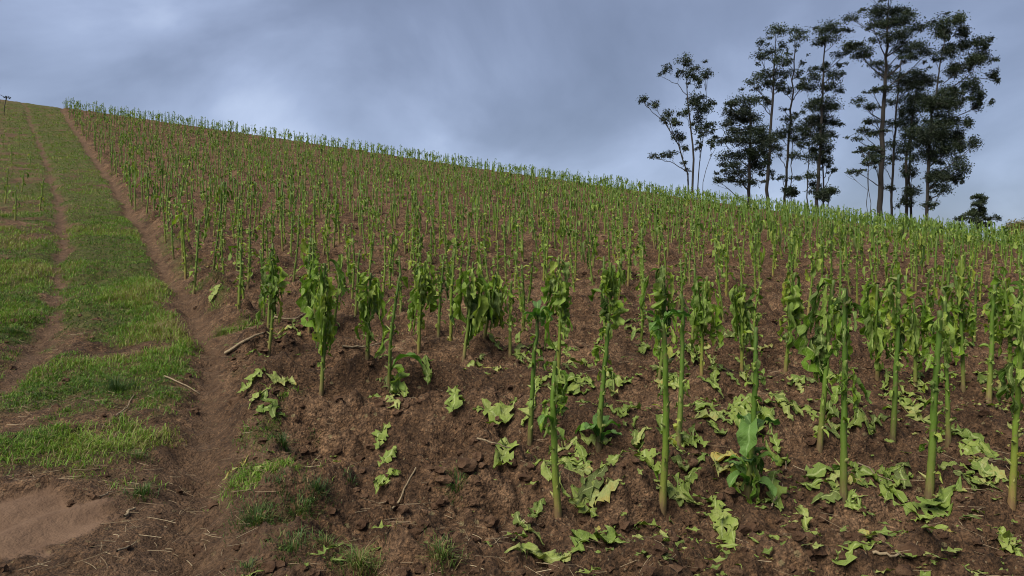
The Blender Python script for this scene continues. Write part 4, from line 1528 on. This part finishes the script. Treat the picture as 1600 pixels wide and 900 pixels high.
tree('gum_tree', 'massive dark tree with dense lower crown and puffy upper limbs', 73,
     [ztr([(130, 880, .20), (138, 660, .18), (150, 500, .14), (175, 330, .09), (200, 170, .06), (205, 90, .03)], *z5),
      ztr([(180, 400, .07), (260, 330, .06), (340, 270, .04), (400, 295, .02)], *z5), ztr([(200, 330, .05), (280, 270, .04), (350, 190, .02)], *z5), ztr([(170, 520, .08), (260, 470, .05), (350, 425, .025)], *z5)],
     zoomed([(200, 90, 40, 46), (240, 70, 42, 30), (280, 105, 36, 30), (245, 190, 46, 36), (290, 165, 36, 26), (350, 160, 42, 30), (360, 215, 46, 40), (320, 240, 42, 30), (270, 270, 46, 30),
             (415, 298, 26, 26), (175, 220, 14, 12), (310, 345, 42, 36), (340, 385, 32, 30), (370, 420, 28, 28), (230, 370, 52, 36), (265, 415, 42, 36), (310, 500, 20, 30), (290, 560, 30, 46),
             (285, 605, 26, 30), (190, 430, 62, 50), (140, 420, 52, 50), (210, 500, 62, 46), (150, 540, 72, 50), (230, 560, 52, 46), (110, 580, 52, 40), (200, 620, 72, 46), (130, 640, 52, 30),
             (240, 700, 42, 46), (200, 720, 52, 30), (160, 740, 52, 26), (255, 735, 26, 20), (180, 790, 32, 26), (140, 850, 32, 15)], *z5), dens=.62, tint=.38)
tree('gum_tree', 'leafy dark tree wedged between the slender and the massive trees', 77,
     [ztr([(45, 860, .20), (45, 640, .16), (70, 500, .11), (90, 340, .04)], *z5), ztr([(85, 870, .15), (80, 650, .12), (90, 500, .06)], *z5)],
     zoomed([(60, 560, 42, 40), (40, 500, 32, 30), (60, 800, 42, 30), (110, 300, 42, 16), (150, 310, 42, 16), (90, 345, 42, 26), (60, 440, 42, 30), (50, 700, 26, 30), (100, 480, 40, 36),
             (30, 610, 26, 26), (90, 400, 40, 30), (40, 840, 36, 18), (110, 700, 30, 30), (100, 780, 30, 20)], *z5), dens=.5, tint=.4)
tree('young_gum_tree', 'spindly sapling with bare twin stems in front of the tallest trunk', 66,
     [[(1359, 312, .035), (1357, 270, .025), (1352, 235, .012)], [(1363, 312, .035), (1364, 265, .025), (1367, 230, .012)]],
     [(1351, 232, 8, 4), (1367, 228, 9, 4), (1340, 266, 7, 3), (1372, 250, 8, 4), (1356, 250, 7, 4)], dens=.3, leaf_l=.2, leaf_w=.06, branch_r=.012)
z6 = (1480, 290, .0889)
tree('bushy_tree', 'small round tree standing alone past the right of the grove', 105,
     [ztr([(540, 900, .22), (550, 500, .14), (560, 220, .05)], *z6)],
     zoomed([(560, 200, 110, 50), (480, 330, 90, 40), (650, 240, 55, 45), (660, 400, 75, 60), (560, 300, 100, 60), (500, 480, 110, 55), (400, 490, 90, 60), (300, 520, 66, 36), (350, 580, 90, 60),
             (620, 480, 66, 45), (760, 590, 80, 55), (640, 580, 66, 36), (590, 680, 66, 60), (700, 680, 90, 55), (430, 620, 90, 60)], *z6), dens=1.0, leaf_l=.26, leaf_w=.06, tint=.6)
tree('understorey_shrub', 'dark low shrub under the third tall tree of the grove', 70,
     [[(1294, 318, .06), (1294, 300, .03)]], [(1290, 305, 12, 8), (1300, 300, 9, 7), (1282, 310, 10, 6)], dens=.8, tint=.3, group='shrubs beyond the crest', cat='shrub')
tree('understorey_shrub', 'dark low shrub between the broad tree and the second tall tree', 70,
     [[(1236, 308, .05), (1236, 296, .03)]], [(1236, 298, 10, 6), (1226, 300, 8, 5), (1246, 302, 8, 5)], dens=.7, tint=.3, group='shrubs beyond the crest', cat='shrub')
tree('dry_bush', 'brown and green grassy bush on the crest at the right edge', 47,
     [[(1612, 378, .05), (1610, 362, .03)], [(1596, 380, .04), (1592, 368, .02)]],
     [(1606, 360, 20, 13), (1590, 366, 15, 9), (1624, 356, 18, 14), (1578, 370, 11, 6), (1606, 372, 26, 8), (1640, 362, 20, 14)], dens=1.6, leaf_l=.22, leaf_w=.025, tint=.55, group='shrubs beyond the crest', cat='bush', mat=MAT_BUSH, branch_r=.015)
tree('dead_sapling', 'thin dark leafless sprig on the crest beside the track', 50,
     [[(8, 160, .025), (8, 153, .02), (9, 149, .012)]], [(8, 151, 1.2, 1.2)], dens=.3, leaf_l=.1, leaf_w=.03, cat='sapling', group='shrubs beyond the crest', branch_r=.01)
tree('dead_sapling', 'dark sprig at the extreme left edge of the crest', 50,
     [[(-2, 160, .03), (-1, 148, .025), (0, 137, .012)]], [(-1, 141, 1.2, 1.5)], dens=.3, leaf_l=.12, leaf_w=.04, cat='sapling', group='shrubs beyond the crest', branch_r=.01)
